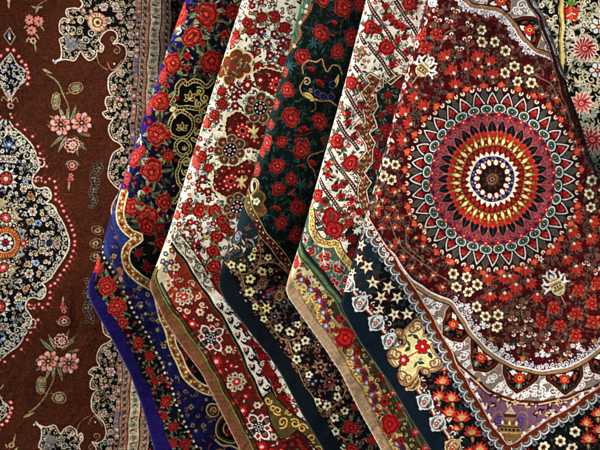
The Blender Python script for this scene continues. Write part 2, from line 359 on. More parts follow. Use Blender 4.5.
    W.poly(pf, BLK); W.zone(pf)
    W.fill(pf, 4.5, [f_curl(W, (170, 164, 150), 2.4, .9), f_leaf(W, (150, 150, 150), 4, 1.6), f_fl(W, (170, 176, 196), (60, 60, 90), 1.8, 5)], 5)
    W.zone(None)
    W.cv(pen, 1.3, (190, 180, 160)); W.cv([(20-x, y) for x, y in pen], 1.3, (190, 180, 160))
    for q in (1, -1):
        W.curl(10+q*6, 68, 4, -PI/2, (186, 178, 160), 1.3, 1.1, q); W.curl(10+q*9, 78, 4.4, PI/2, (186, 178, 160), 1.3, 1.1, -q)
        W.cv([(10+q*1.5, 98), (10+q*5, 90), (10+q*9, 88)], 1.1, (170, 160, 130)); W.cv([(10+q*1.5, 102), (10+q*6, 97), (10+q*8, 101)], 1, (150, 136, 106))
        W.leaf(10, 92, 10, 3, PI/2+q*.15, (196, 170, 140))
        for (x, y) in ((13,50),(19,56),(22,61),(26,65),(27,69),(28,73),(28.5,78),(27.5,84)):
            xx = 10+q*(x-10); W.el(xx, y, 2.4, 2.3, (150, 26, 30)); W.el(xx, y, 1.5, 1.4, (236, 150, 140))
    W.fl(10, 60, 3, 5, (190, 180, 160), (80, 60, 60)); W.el(10, 106, 3.3, 3.3, (190, 150, 130)); W.el(10, 106, 1.8, 1.8, (110, 30, 40)); W.el(10, 114, 1.4, 1.2, (170, 160, 140))
    W.poly([(10,27),(16,36),(10,46),(4,36)], (150, 128, 104)); W.poly([(10,29),(14.5,36),(10,44),(5.5,36)], (34, 24, 28)); W.leaf(10, 31, 10, 3, PI/2, (130, 120, 130)); W.el(10, 38, 1.2, 1.8, (210, 200, 190))
    W.leaf(9, -6, 12, 3, PI/2, (190, 170, 140)); W.leaf(9, 2, 8, 2.4, PI/2, (200, 110, 90))
    # ---- black corner piece and lobed border
    lob = [(57,62),(61,58),(61,48),(60,40),(65,36),(60,31),(59,23),(63,18),(70,20),(66,14),(67,9),(74,8),(80,9),(83,4),(80,-2),(78,-12)]
    low = [(57,62),(66,59),(75,60),(80,52),(84,57),(90,60),(96,56),(97,50),(101,52),(103,46),(100,41),(104,34),(110,30),(116,32),(118,38),(113,44),(118,43),(124,46),(126,54),(123,63),(116,70),(109,77),(108,85),(110,93),(113,97),(107,98),(105,104),(107,110),(102,113),(107,119),(113,120),(110,126),(109,133),(112,140),(119,143),(122,147),(115,152),(111,160),(108,170),(109,178),(114,185),(120,190),(116,197),(112,206),(113,216),(118,226),(123,234),(126,243),(126,250)]
    corner = lob[::-1]+low[1:]+[(bx(250)-3, 250), (bx(-80)-3, -80), (78, -80)]
    W.poly(corner, BLK)
    W.zone(corner)
    av = [(105,15,9),(85,30,8)]
    W.fill(corner, 6.0, [f_fl(W, (206, 188, 166), (150, 80, 80), 2.5, 6), f_fl(W, (204, 132, 118), (240, 210, 190), 2.2, 5), f_leaf(W, (130, 140, 122), 5, 2), f_leaf(W, (150, 150, 156), 5, 1.8),
        f_fl(W, (188, 168, 110), (120, 60, 40), 2.0, 5), f_twig(W, (120, 116, 96), (150, 144, 128), 6), f_curl(W, (150, 138, 110), 2.2, .8)], 12, av)
    W.fill(corner, 5.4, [f_curl(W, (140, 126, 100), 2.4, .7), f_twig(W, (120, 110, 90), (140, 130, 106), 5), f_leaf(W, (110, 120, 112), 4.6, 1.6), f_curl(W, (190, 160, 140), 1.9, .8)], 34, av)
    for (x, y, r) in ((104,7,4.5),(116,6,4),(108,21,3.6),(119,16,3.8),(130,25,4),(131,35,3.8),(131,44,3.6),(129,88,3.5),(114,87,3.2),(125,114,4.4),(119,133,3.2),(124,160,4),(131,54,3),(122,72,3.4)):
        W.fl(x, y, r, 6, (214, 196, 172), (170, 90, 84), (50, 40, 40)); W.ring(x, y, r*.55, .5, (110, 60, 60))
    # peach palmette inside the corner piece
    for r, c in ((13, (170, 120, 90)), (11.5, (216, 170, 140)), (7, (60, 36, 40)), (5.5, (220, 176, 116)), (2.6, (120, 40, 50))): W.el(97, 22, r*.8, r*.7, c, .7)
    for k in range(9): a = -2.3+k*.42; W.ln([(97+6*math.cos(a), 22+6*math.sin(a)), (97+10*math.cos(a), 22+9*math.sin(a))], .7, (150, 70, 64))
    for (x, y, r) in ((80,20,3),(92,33,3),(80,32,2.6),(86,40,3),(72,30,3.4),(70,44,3)): W.ring(x, y, r, .9, (196, 182, 150)); W.el(x, y, 1, 1, (130, 150, 140))
    for k in range(6): a = .6+k*.22; W.leaf(68, 52, 20, 2.4, -a, (120, 118, 122))
    W.zone(None)
    W.cv(lob, 1.9, (120, 76, 56)); W.cv(low, 1.9, (120, 76, 56)); W.cv(lob, 1.1, (214, 190, 166)); W.cv(low, 1.1, (214, 190, 166))
    for P_, sgn in ((lob, 1), (low, -1)):
        Q, T = resamp(spl(P_, 6), 2.6)
        for k in range(2, len(Q)-1): 
            x, y = Q[k]; W.el(x-sgn*T[k][1]*2.4, y+sgn*T[k][0]*2.4, .55, .55, (206, 196, 180))
    W.el(56, 63, 1.6, 1.6, (120, 140, 190)); W.el(54, 61, 1, 1, (190, 180, 170)); W.ln([(57,62),(61,59)], 2, (206, 194, 168))
    W.curl(116, 50, 4.4, -PI/2, (150, 120, 90), .9, 1.2, 1); W.curl(113, 39, 2.8, PI/2, (150, 120, 90), .8, 1, 1); W.cv([(108,62),(112,70),(118,66),(122,60)], .8, (150, 126, 90)); W.cv([(97,56),(100,64),(108,70)], .7, (140, 112, 80)); W.el(115, 64, .9, .9, (226, 190, 160))
    # ---- straight borders
    vb(-4, 1, (150, 112, 104)); 
    for k in range(60):
        y = -78+k*5.6; x = bx(y)-1.5; W.el(x, y, 1.8, 1.5, rnd.choice(((210, 130, 120), (90, 110, 160), (200, 180, 160), (60, 40, 50))))
    vb(.6, 8, (158, 134, 116)); vb(8, 9.4, (190, 110, 84)); vb(9.4, 10.2, (60, 40, 30)); vb(10.2, 20.6, (212, 196, 160)); vb(20.6, 21.8, (60, 40, 34)); vb(21.8, 22.8, (196, 128, 100)); vb(22.8, 31, (156, 134, 116)); vb(31, 80, (26, 20, 22)); vb(52, 80, (60, 34, 26))
    vb(.4, 1.2, (80, 52, 44)); vb(30.2, 31, (150, 120, 100))
    for k in range(50):
        y = -78+k*6.6
        for u0 in (4.6, 27):
            x = bx(y)+u0
            W.ln([(x-1.6, y-1.8), (x+1.2, y+.6)], .9, (34, 26, 26)); W.ln([(x-.6, y+.4), (x+1.8, y+2.4)], .9, (34, 26, 26)); W.el(x+1.4, y-1.4, .8, .8, (170, 60, 54)); W.el(x-1.6, y+1.8, .8, .8, (110, 90, 80))
    for k in range(26):
        y = -78+k*12.6; x = bx(y)+15.4
        W.poly([(x,y-4.2),(x+4,y),(x,y+4.2),(x-4,y)], (150, 122, 100)); W.poly([(x,y-3),(x+2.9,y),(x,y+3),(x-2.9,y)], (226, 216, 190)); W.el(x, y, 1.7, 1.7, (26, 22, 34)); W.el(x, y, .7, .7, (200, 190, 170))
        for q, c in ((-1, (96, 96, 84)), (1, (180, 90, 80))): W.curl(x+q*2, y+6.3, 2.2, q, c, .8, 1, q)
        W.leaf(x-3, y+6, 5, 1.6, .6, (70, 66, 60))
    W.zone([(bx(-80)+32,-80),(bx(-80)+51,-80),(bx(250)+51,250),(bx(250)+32,250)])
    W.fill([(bx(-80)+32,-80),(bx(-80)+51,-80),(bx(250)+51,250),(bx(250)+32,250)], 4.2, [f_fl(W, (140, 124, 110), (60, 40, 50), 1.8, 5), f_leaf(W, (110, 110, 104), 4, 1.4), f_dot(W, (150, 60, 56)), f_curl(W, (120, 110, 96), 1.8, .7)], 15)
    W.zone(None)
    # lower half: the same design turned over its middle line
    F = Weave(-60, -80, 240, 566, (80, 38, 20)); n = W.H; F.a[:n] = W.a
    K = W.K; mid = 243
    for j in range(n-int(7*K), F.H):
        y = F.y0+(j+.5)/K; ys = 2*mid-y; js = int((ys-F.y0)*K)
        if js < 0: js = 0
        sh = .053*(y-ys); xs = np.arange(F.W)+sh*K
        if y < mid: continue
        i = np.clip(xs.astype(int), 0, F.W-2); f = np.clip(xs-i, 0, 1)[:, None]
        F.a[j] = W.a[js, i]*(1-f)+W.a[js, i+1]*f
    F.speck(.17, 1); return F

# ------------------------------------------------------------------ navy rug with red roses
def weave_navy():
    W = Weave(50, -50, 290, 515, (20, 14, 52))
    lf = (74, 84, 56)
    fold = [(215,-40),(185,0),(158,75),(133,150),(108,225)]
    for w_, c in ((30, (20, 14, 56)), (17, (28, 18, 86)), (7, (46, 30, 130))): W.poly([(x-40, y) for x, y in fold]+[(x+w_, y) for x, y in fold[::-1]], c)  # field brightens in steps towards the fold, its lit sheen put into the colour
    # rose field
    W.fill([(190,-50),(290,-50),(240,150),(180,240),(100,240),(120,180)], 5.4, [f_leaf(W, (54, 64, 42), 9, 3.6), f_leaf(W, (26, 20, 34), 8, 4), f_leaf(W, (92, 98, 66), 8, 2.6), f_twig(W, (70, 74, 44), (100, 96, 60), 8), f_leaf(W, (150, 150, 128), 6, 2), f_fl(W, (120, 20, 24), (200, 60, 50), 2.2, 5)], 21)
    # black ground of the gold arabesque
    ar = [(178,84),(190,80),(206,82),(222,78),(240,100),(215,170),(200,235),(176,196),(177,176),(170,158),(172,146),(168,130),(172,116),(178,106),(174,100),(177,92)]
    W.poly(spl(ar, 6, True), (16, 11, 18))
    g1, g2 = (228, 196, 116), (128, 92, 40)
    def gold(P, w_=4.2, closed=False):
        W.cv(P, w_, g1, closed=closed); W.cv(P, w_-1.9, (46, 26, 18), closed=closed)
        Qg, _ = resamp(spl(P, 6, closed), 3.2)
        for x, y in Qg: W.el(x, y, .55, .55, (206, 160, 90))
    def lily(x, y, s_, a):
        for q, L in ((-.85, 7), (.85, 7), (-1.7, 5.5), (1.7, 5.5), (0, 8)): W.leaf(x, y, L*s_, 3.4*s_, a+q, (214, 182, 108)); W.leaf(x+s_*math.cos(a+q), y+s_*math.sin(a+q), L*s_*.72, 1.9*s_, a+q, (104, 76, 34))
        W.el(x, y, 1.4, 1.4, (232, 206, 140))
    gold([(172,104),(176,95),(177,87),(183,80),(186,84),(193,81),(200,82),(206,86),(214,80)]); gold([(172,104),(178,108),(188,107),(198,109),(206,104)], 4.6)
    gold([(182,111),(173,116),(169,124),(170,133),(178,138),(188,136),(193,128),(191,118)], 3.8, True); gold([(181,139),(176,144),(176,151),(182,155),(189,152),(190,145),(186,140)], 3.4, True)
    gold([(187,155),(181,160),(180,167),(177,173),(178,182),(182,188),(179,196),(174,203)], 3.6); gold([(193,139),(200,144),(202,152),(196,158),(190,160)], 3.4)
    lily(190, 99, 1.15, -PI/2); lily(182, 129, 1.05, -PI/2); lily(184, 149, .6, -PI/2); W.leaf(170, 112, 8, 4, -.7, (240, 216, 140)); W.el(174, 116, 1.6, 2.6, (244, 222, 150))
    for (x, y, r, d) in ((199,92,5,1),(199,104,4,-1),(198,120,5,1),(199,132,4.5,-1),(187,162,4.5,1),(186,172,4,-1),(186,182,5,1),(194,168,5,-1),(197,152,4,1),(183,193,4,-1),(205,98,5,-1),(203,112,4,1),(192,184,4,1),(205,134,4,-1),(180,206,3.5,1)):
        W.curl(x, y, r, x, g1, 1.5, 1.35, d); W.leaf(x, y, 6, 2.6, x*2, (176, 140, 70), (236, 206, 130))
    for (x, y) in ((177,98),(197,126),(190,178),(203,120),(176,160)): W.fl(x, y, 2.2, 5, (160, 34, 30), (60, 10, 14))
    # roses
    R_ = [(192,37,12),(172,64,11),(207,14,12.5),(212,62,13),(233,12,8),(198,10,5),(161,101,11),(157,134,11),(152,170,12.5),(168,156,6.5),(164,202,8.5),(132,207,9),(148,218,12),(235,40,8),(228,92,7),(245,-10,10),(215,-20,11),(193,-12,8),(176,-25,9)]
    for (x, y, r) in R_: W.rose(x, y, r, (208, 60, 42) if x < 200 else (188, 44, 34), leaf=lf, asp=1.05)  # right-hand roses a darker red, shade towards the next rug put into colour
    for (x, y, r) in ((180,14,8),(172,24,6),(134,158,7),(141,151,5),(163,76,5),(149,104,4),(125,178,5),(147,110,5)): W.rose(x, y, r, (226, 78, 62), (140, 24, 34), asp=1.5)
    for (x, y, r) in ((187,56,4),(209,29,3),(224,34,4),(168,135,4),(147,190,4.5),(187,68,3.4),(166,86,3),(203,44,3),(225,75,4)): W.fl(x, y, r, 4, (190, 36, 28), (110, 10, 14), None); W.leaf(x, y+r, r*1.5, 2, 1.2, (86, 92, 60)); W.leaf(x-r, y, r*1.3, 2, 2.6, (120, 118, 84))
    for (x, y, a) in ((180,28,2.4),(166,52,2.6),(181,30,2.9),(140,138,2),(128,165,2.2),(141,160,.4),(127,190,2),(140,190,1.2),(150,88,2.2)):
        for q in (-.5, 0, .5): W.leaf(x, y, 8, 2.6, a+q, (184, 180, 168) if q else (110, 120, 90))
    # gold ribbon that parts the roses from the denim-blue border
    rib = spl([(124,192),(121,202),(119,212),(123,224),(130,233),(139,238),(129,245),(126,255),(128,267),(136,276),(146,283),(156,290),(160,304),(164,318),(169,331),(174,348),(181,364),(190,379),(201,388),(213,391),(225,392)], 6)
    blue = [(50,205)]+[tuple(p) for p in rib]+[(290,515),(50,515)]
    # inner black ground with dim roses
    W.poly([tuple(p) for p in rib[:len(rib)]]+[(250,392),(250,236),(140,236)], (17, 11, 20)) if False else None
    W.poly([tuple(p) for p in rib[30:]]+[(260,400),(260,232),(150,232)], (16, 10, 18))
    W.poly(blue, (26, 26, 84)); W.poly([(50,205),(119,205),(124,228),(128,240),(124,262),(134,285),(110,290),(90,240)], (50, 62, 118))
    W.band(spl([(104,216),(112,244),(126,272),(150,300),(166,330)], 8), -6, 6, (38, 44, 104))
    for (x, y, r) in ((148,226,9),(162,243,9),(139,253,5),(147,267,5),(160,228,6),(150,305,0),(175,335,6),(186,352,6),(184,330,6),(190,372,5)):
        if r: W.rose(x, y, r, (170, 26, 22), (60, 8, 12), leaf=(40, 48, 34), asp=1.1)
    # tan curls on blue
    zone = [(112,212),(122,232),(124,262),(150,292),(160,325),(178,365),(205,396),(240,400),(290,515),(215,515),(196,445),(172,388),(155,345),(125,295),(104,250)]
    W.fill(zone, 8.5, [f_fl(W, (146, 120, 66), (60, 60, 50), 2.6, 4), f_twig(W, (110, 92, 54), (132, 110, 58), 6), f_curl(W, (126, 96, 50), 2.4, 1), f_fl(W, (100, 98, 70), (190, 170, 100), 2.4, 5), f_leaf(W, (120, 60, 40), 5, 2)], 31)
    W.el(120, 272, 2.6, 5, (176, 108, 76), -.4); W.el(121, 279, 2, 3, (200, 140, 100), -.6)
    A, B = off(rib, -3.8), off(rib, 3.8); 
    W.ln(A, 2.0, (220, 196, 136)); W.ln(B, 2.0, (220, 196, 136)); W.ln(resamp(rib, 2)[0], 6.4, (150, 96, 50))
    Q, T = resamp(rib, 3.3)
    for k, (x, y) in enumerate(Q):
        W.el(x+(k % 2-.5)*2.6*T[k][1], y-(k % 2-.5)*2.6*T[k][0], 1.7, 1.1, ((216, 178, 100), (120, 30, 22), (226, 200, 140))[k % 3], k)
    W.ln(A, 1.1, (226, 206, 150)); W.ln(B, 1.1, (226, 206, 150))
    # rings in the lower corner
    for (x, y, r) in ((213,410,6),(230,428,14),(238,470,14)):
        W.el(x, y, r, r*1.05, (24, 14, 26)); W.ring(x, y, r, 1.6, (196, 156, 100), r*1.05); W.ring(x, y, r-2.2, .8, (120, 80, 50), (r-2.2)*1.05)
        W.curl(x+1, y, r*.6, 2, (190, 150, 92), 1.4, 1.4, 1)
        W.fl(x-1, y+r*.3, r*.25, 5, (160, 30, 28), (60, 14, 16))
    W.cv([(216,440),(222,446),(232,446),(240,452),(236,465)], 2.2, (190, 170, 120)); W.curl(220, 452, 5, 0, (150, 120, 70), 1.4, 1.2, 1)
    # dark inner border with dots and small roses, then royal blue edge
    E = spl(SIL['navy'][7:], 10)
    E2 = spl([(96,236),(101,250),(108,264),(119,284),(131,305),(141,325),(151,341),(160,360),(168,379),(176,402),(187,428),(200,455),(225,515)], 8)
    H = spl([(94,262),(93,276),(96,290),(105,303),(116,320),(129,345),(141,373),(151,392),(161,420),(170,446),(190,490),(200,515)], 8)
    W.poly([(50,252),(96,250)]+[tuple(p) for p in E2[8:]]+[(50,515)], (18, 12, 30))
    dd, _ = resamp(E2, 5.6)
    W.ln(resamp(E2, 2)[0], 3.4, (44, 28, 30))
    for k, (x, y) in enumerate(dd): W.el(x, y, 1.3, 1.3, ((240, 222, 176), (196, 130, 90))[k % 2 if y < 300 else 0])
    Z = [(92,262),(100,262)]+[tuple(p) for p in E2[30:]]+[tuple(p) for p in H[::-1]]
    W.fill(Z, 6, [f_leaf(W, (70, 80, 56), 6, 2.2), f_leaf(W, (130, 126, 90), 4.5, 1.6), f_fl(W, (150, 26, 24), (220, 80, 60), 2, 5), f_twig(W, (60, 70, 46), (96, 92, 60), 5)], 41)
    for (x, y, r) in ((96,268,8),(108,286,10.5),(117,307,10),(122,323,6.5),(139,343,6.5),(149,356,6),(150,371,4.5),(155,380,5),(163,379,4),(166,402,6),(164,416,4.5),(173,427,6),(173,443,5),(185,444,6.5),(182,462,6),(195,474,6)):
        W.rose(x, y, r, (202, 54, 38) if y < 350 else (180, 40, 30), (96, 10, 14), leaf=(56, 66, 48), asp=1.1)
    W.hem = [(50,266),(96,266)]+[tuple(p) for p in H[14:]]+[(50,515)]; W.poly(W.hem, (33, 21, 96))
    W.rose(94, 264, 6, (222, 70, 50), (120, 20, 26), asp=1.5); W.rose(107, 287, 9.5, (204, 54, 38), (96, 10, 14)); W.rose(116, 307, 9.5, (204, 54, 38), (96, 10, 14))
    W.speck(.16, 2); return W

# ------------------------------------------------------------------ ivory rug with brown border
def flower6(W, x, y, r, ph=.78):
    """white-outlined eight-part rosette of the brown border"""
    for k in range(4):
        a = ph+.78+k*PI/2; q = r*.66; cx, cy = x+q*math.cos(a), y+q*math.sin(a)
        W.star(cx, cy, r*.30, 4, (232, 214, 190), None, ph=a, inn=.75); W.star(cx, cy, r*.20, 4, (160, 24, 24), None, ph=a, inn=.75)
    for k in range(4):
        a = ph+k*PI/2; px, py = x+r*.68*math.cos(a), y+r*.68*math.sin(a)
        W.el(px, py, r*.44, r*.35, (240, 234, 220), a); W.leaf(px, py, r*.56, r*.5, a, (240, 234, 220)); W.el(px, py, r*.34, r*.25, (52, 46, 36), a)
        W.el(px+1.2*math.cos(a), py+1.2*math.sin(a), r*.17, r*.15, (170, 26, 26)); W.leaf(px, py, r*.26, r*.14, a+1.6, (84, 116, 84)); W.leaf(px, py, r*.26, r*.14, a-1.6, (84, 116, 84))
    W.el(x, y, r*.42, None, (34, 18, 20))
    for k in range(8): a = k*PI/4; W.el(x+r*.3*math.cos(a), y+r*.3*math.sin(a), .8, .8, (230, 220, 204))
    W.ring(x, y, r*.14, .7, (200, 190, 180))
def weave_ivory():
    W = Weave(110, -50, 360, 515, (250, 236, 202))
    lf = (62, 74, 46)
    Z = [(200,-50),(360,-50),(360,515),(300,515),(205,300),(150,250),(150,200)]
    W.fill(Z, 5.7, [f_curl(W, (30, 24, 20), 2.8, 1.0), f_fl(W, (170, 26, 26), (226, 180, 120), 2.6, 5, (40, 24, 20)), f_twig(W, (44, 40, 26), (130, 28, 26), 7), f_leaf(W, (44, 52, 34), 5.5, 2.), f_fl(W, (104, 14, 18), (210, 190, 150), 2.0, 4),
        f_leaf(W, (110, 30, 30), 4.4, 2), f_fl(W, (90, 110, 150), (226, 210, 190), 1.8, 5), f_curl(W, (60, 40, 30), 2.2, .9)], 51)
    # pale silver-green stems down the fold
    for k in range(26):
        y = -30+k*11; x = np.interp(y, [-40, 0, 225, 280], [262, 248, 176, 158])
        f_twig(W, (120, 128, 110), (150, 156, 140), 7)(x, y, rnd.uniform(0, 6), rnd); W.fl(x+2, y+5, 2, 5, (198, 110, 100), (230, 200, 180))
    # ring of roses round a flowery heart
    for k in range(9):
        a = -2.6+k*.66; W.rose(268+20*math.cos(a), 43+27*math.sin(a), 6.6, (178, 24, 26), (84, 6, 12), leaf=lf)
    for x, y in ((262,32),(275,34),(268,44),(280,48),(270,56),(257,44),(283,40)):
        W.fl(x, y, 3.6, 5, (120, 16, 22), (226, 180, 150), (40, 30, 26)); W.el(x+3, y+2.5, 1.4, 1.4, (96, 126, 176)); W.curl(x-3, y+3, 2.4, x, (40, 34, 26), .8, 1.1, 1)
    W.star(268, 50, 4, 6, (60, 50, 60), (190, 40, 40), inn=.5)
    # cartouche on the fold
    cl = ((219,72,7),(227,62,7),(236,56,7.5),(246,59,6.5),(246,68,6),(238,73,7),(229,79,6.5))
    for g, c in ((1.2, (226, 214, 170)), (0, (196, 150, 84)), (-1.3, (62, 60, 36)), (-2.2, (126, 62, 38))):
        for x, y, r in cl: W.el(x, y, r+g, None, c)
        W.el(233, 68, 9+g, None, c)
    for (x, y, r) in ((232,59,2.6),(241,60,2.6),(228,67,2.8),(238,68,2.6),(226,76,2.4),(222,68,2.2),(233,72,2.2),(247,63,2)): W.fl(x, y, r, 5, (190, 40, 30), (240, 210, 180)); W.leaf(x, y, 6, 2.6, x, (76, 96, 60), (150, 160, 110)); W.leaf(x, y, 6, 2, x+2, (60, 80, 50))
    # maroon patches with their palmettes
    def patch(P, cx, cy):
        c = np.mean(P, 0); Q_, _ = resamp(P+[P[0]], 4.2)
        for x, y in Q_: W.star(x, y, 4.4, 5, (234, 212, 150), None, ph=x, inn=.6); 
        for x, y in Q_: x, y = c+(np.array((x, y))-c)*.93; W.el(x, y, 2.5, None, (44, 24, 18))
        W.poly(P, (44, 24, 18)); 
        for x, y in Q_: x, y = c+(np.array((x, y))-c)*.88; W.el(x, y, 2.3, None, (98, 22, 20))
        W.poly([tuple(c+(np.array(p)-c)*.9) for p in P], (98, 22, 20))
        W.fill(P, 6, [f_fl(W, (150, 26, 24), (230, 190, 160), 2.2, 5), f_leaf(W, (110, 60, 40), 5, 1.8), f_curl(W, (200, 150, 100), 1.8, .7)], int(cx))
        W.fl(cx, cy, 8, 8, (190, 32, 28), (60, 10, 12), (60, 10, 14))
        for k in range(8): a = k*PI/4; W.el(cx+5.8*math.cos(a), cy+5.8*math.sin(a), .9, .9, (232, 200, 190))
        W.ring(cx, cy, 2.6, .8, (220, 90, 90))
        for q in (-1, 0, 1): W.leaf(cx+11, cy+2, 8, 3, -PI/2+q*.8, (226, 204, 130)); W.leaf(cx+11, cy+2, 7, 2.4, PI/2+q*.7, (190, 160, 100))
        W.el(cx+11, cy+1, 2, 2, (236, 216, 150))
    patch([(228,118),(236,112),(246,118),(262,124),(276,116),(284,120),(276,138),(262,150),(250,146),(240,150),(228,142),(226,130)], 243, 131)
    patch([(214,172),(222,166),(236,168),(250,160),(262,165),(258,182),(250,196),(238,194),(224,196),(214,188)], 231, 181)
    patch([(254,74),(264,70),(284,74),(290,88),(280,98),(270,92),(258,88)], 276, 84)
    for (x, y, r) in ((247,85,5.5),(232,87,3.6),(235,97,4),(235,106,3.6),(260,80,5),(208,192,4.2),(203,179,4.2),(240,92,3)):
        W.fl(x, y, r, 6, (134, 16, 20), (232, 200, 160), (44, 24, 20)); W.leaf(x+r, y, 5, 2, .6, (40, 44, 30)); W.leaf(x-r, y+1, 4, 2, 2.8, (40, 44, 30))
    # dark octagonal rosettes
    def octo(x, y, r):
        for k in range(7):
            a = k*2*PI/7+.35; cx, cy = x+r*.66*math.cos(a), y+r*.66*math.sin(a)
            W.el(cx, cy, r*.36, None, (150, 142, 110)); W.el(cx, cy, r*.29, None, (64, 66, 46)); W.fl(cx, cy, r*.19, 4, (150, 26, 26), (220, 170, 140)); W.ln([(x, y), (cx, cy)], 1, (100, 92, 66))
        W.el(x, y, r*.5, None, (120, 116, 88)); W.el(x, y, r*.44, None, (17, 16, 26))
        for k in range(8): a = k*PI/4; W.el(x+r*.32*math.cos(a), y+r*.32*math.sin(a), .9, .9, (232, 226, 220))
        W.star(x, y, r*.2, 6, (200, 120, 130), (60, 30, 50), inn=.5)
    octo(260, 108, 16); octo(230, 150, 16); octo(237, 207, 14.5); octo(268, 165, 14); octo(212, 132, 0.1)
    # roses
    for (x, y, r) in ((247,23,6.5),(222,92,5.5),(222,104,6),(214,115,6),(207,123,5.5),(202,157,6.5),(208,168,6),(187,209,7),(200,210,7.5),(215,211,8),(223,222,8),(217,237,8),(213,252,8),(214,267,8.5),(218,280,7),(230,232,5),(236,35,6),(186,122,3),(242,-12,6),(262,17,6),(225,228,6),(222,290,7),(192,152,5),(197,148,4),(260,-14,7),(276,-22,7)):
        W.rose(x, y, r, (196, 50, 38) if x < 222 or y < 60 else (178, 34, 30), (92, 8, 12), leaf=lf)
    for (x, y) in ((205,122),(194,160),(184,152),(232,40),(196,165),(176,214)): W.rose(x, y, 4, (224, 100, 78), (170, 44, 40), asp=1.5)
    # little black tree
    for y, r in ((242,3.4),(249,2.6),(256,3)): W.poly([(199-r,y+3),(199+r,y+3),(199,y-5)], (150, 24, 26)); 
    W.fl(199, 247, 3.4, 5, (24, 18, 30), (100, 30, 40)); W.curl(194, 251, 3, 0, (26, 20, 20), 1.1, 1.2, 1); W.curl(204, 262, 3.2, 2, (26, 20, 20), 1.1, 1.2, -1)
    for (x, y, c) in ((192,233,(190,50,36)),(199,229,(180,40,30)),(188,240,(140,110,90)),(206,236,(206,160,90)),(190,262,(110,96,120)),(196,270,(120,40,40)),(187,228,(196,90,70))): W.fl(x, y, 3, 5, c, (236, 216, 170), (50, 40, 30)); W.leaf(x, y, 5, 2, x, (44, 54, 34))
    for (x, y, r) in ((177,235,6),(184,249,6),(174,228,4)): W.el(x, y, r*.8, r, (110, 112, 92), -.4); W.el(x, y, r*.6, r*.8, (214, 210, 186), -.4); W.curl(x, y, r*.4, 1, (90, 90, 70), .8, 1.2, 1)
    W.cv([(190,228),(193,240),(186,258),(182,262)], .8, (90, 90, 66))
    # ---- border: red-brown ground between two lines
    D = spl([(172,243),(186,263),(204,291),(212,302),(230,330),(251,375),(263,399),(284,440),(300,475),(320,515)], 8)
    L = spl([(159,262),(155,278),(161,294),(169,307),(182,325),(205,358),(217,380),(233,410),(253,449),(270,475),(290,515)], 8)
    W.poly([(110,268),(165,248)]+[tuple(p) for p in D]+[(110,515)], (108, 26, 22))
    W.poly([(168,246)]+[tuple(p) for p in D[:20]]+[tuple(p) for p in L[26:8:-1]], (140, 48, 30))
    # cream fold with small blue flowers
    W.poly([(110,262),(160,243),(172,246),(175,262),(168,272),(174,282),(168,290),(172,305),(152,300),(110,300)], (214, 196, 156))
    W.cv([(165,245),(172,244),(176,250),(172,262),(168,268),(174,270),(173,280),(166,286)], 1.4, (238, 230, 206))
    for (x, y, c) in ((165,254,(80,90,140)),(162,262,(90,96,140)),(166,270,(130,140,170)),(172,250,(190,50,40)),(171,262,(170,50,36)),(166,264,(90,110,80))): W.fl(x, y, 2.4, 5, c, (230, 220, 200), (70, 70, 70))
    # inside of the border
    Z = [(174,262)]+[tuple(p) for p in D[14:]]+[tuple(p) for p in L[:20:-1]]
    W.fill(Z, 7, [f_fl(W, (190, 34, 28), (236, 180, 160), 2.2, 5), f_curl(W, (206, 170, 140), 2.2, .8), f_leaf(W, (200, 180, 150), 4, 1.6), f_leaf(W, (60, 60, 40), 5, 2), f_fl(W, (150, 30, 26), (200, 80, 60), 1.8, 4)], 55)
    for (x, y, r) in ((192,324,4.5),(183,317,4),(217,362,5.5),(227,350,4),(236,382,3.6),(234,403,4.5),(242,411,5),(257,405,3.6),(212,322,0),(262,447,5),(205,352,3.6),(246,396,3),(219,372,4),(272,452,4)):
        if r: W.fl(x, y, r, 6, (200, 30, 28), (240, 200, 190), (80, 12, 14), lw=.6)
    for (x, y) in ((210,318),(228,349),(257,405),(200,312),(273,437)): W.fl(x, y, 4, 6, (206, 190, 150), (150, 30, 30), (70, 30, 24), lw=.6)
    for (x, y, r) in ((184,297,9),(236,382,10),(289,482,9)):
        for k in range(7): a = k*2*PI/7; W.fl(x+r*.7*math.cos(a), y+r*.7*math.sin(a), r*.36, 5, (190, 176, 142), (110, 50, 40), (80, 60, 40), lw=.5)
        W.fl(x, y, r*.45, 6, (196, 36, 36), (240, 190, 180))
    for (x, y, a) in ((180,279,0),(176,276,2),(172,291,4),(174,300,1.5),(192,283,3),(198,296,5),(203,304,1),(187,311,0),(180,310,2)): W.curl(x, y, 3.4, a, (224, 176, 140) if x > 178 else (204, 60, 40), 1.3, 1.1, 1)
    W.fl(176, 267, 4, 6, (226, 196, 150), (150, 50, 30), (90, 40, 24))
    for k in range(24):
        x, y = 166+rnd.uniform(0, 14), 278+rnd.uniform(0, 22); W.el(x, y, 1.5, 1.2, rnd.choice(((196, 50, 36), (206, 70, 44), (150, 30, 26), (210, 180, 140))))
    flower6(W, 211, 338, 13.5, .95); flower6(W, 259, 427, 13.5, .95)
    # hem with its green line, brown velvet
    W.hem = [(110,266),(158,266)]+[tuple(p) for p in L[8:]]+[(110,515)]; W.poly(W.hem, (120, 80, 52))
    W.ln(off(L, -1.6)[4:], 1.3, (40, 50, 26)); W.ln(off(L, 0.)[4:], 1.5, (104, 120, 54)); W.ln(off(L, -3.4)[12:], 1.0, (60, 50, 26)); W.ln(off(L, -5.)[12:], 1.6, (36, 30, 24)) 
    # ivory guard band of scrolls, beyond the dark line
    gd = [p for p in D]; g2 = off(D, -13)
    W.strip(resamp(D, 2)[0], g2, (36, 24, 22)); W.strip(resamp(D[:26], 2)[0], off(D[:26], -13), (220, 208, 180))
    Q, T = resamp(off(D, -6.5), 8.5)
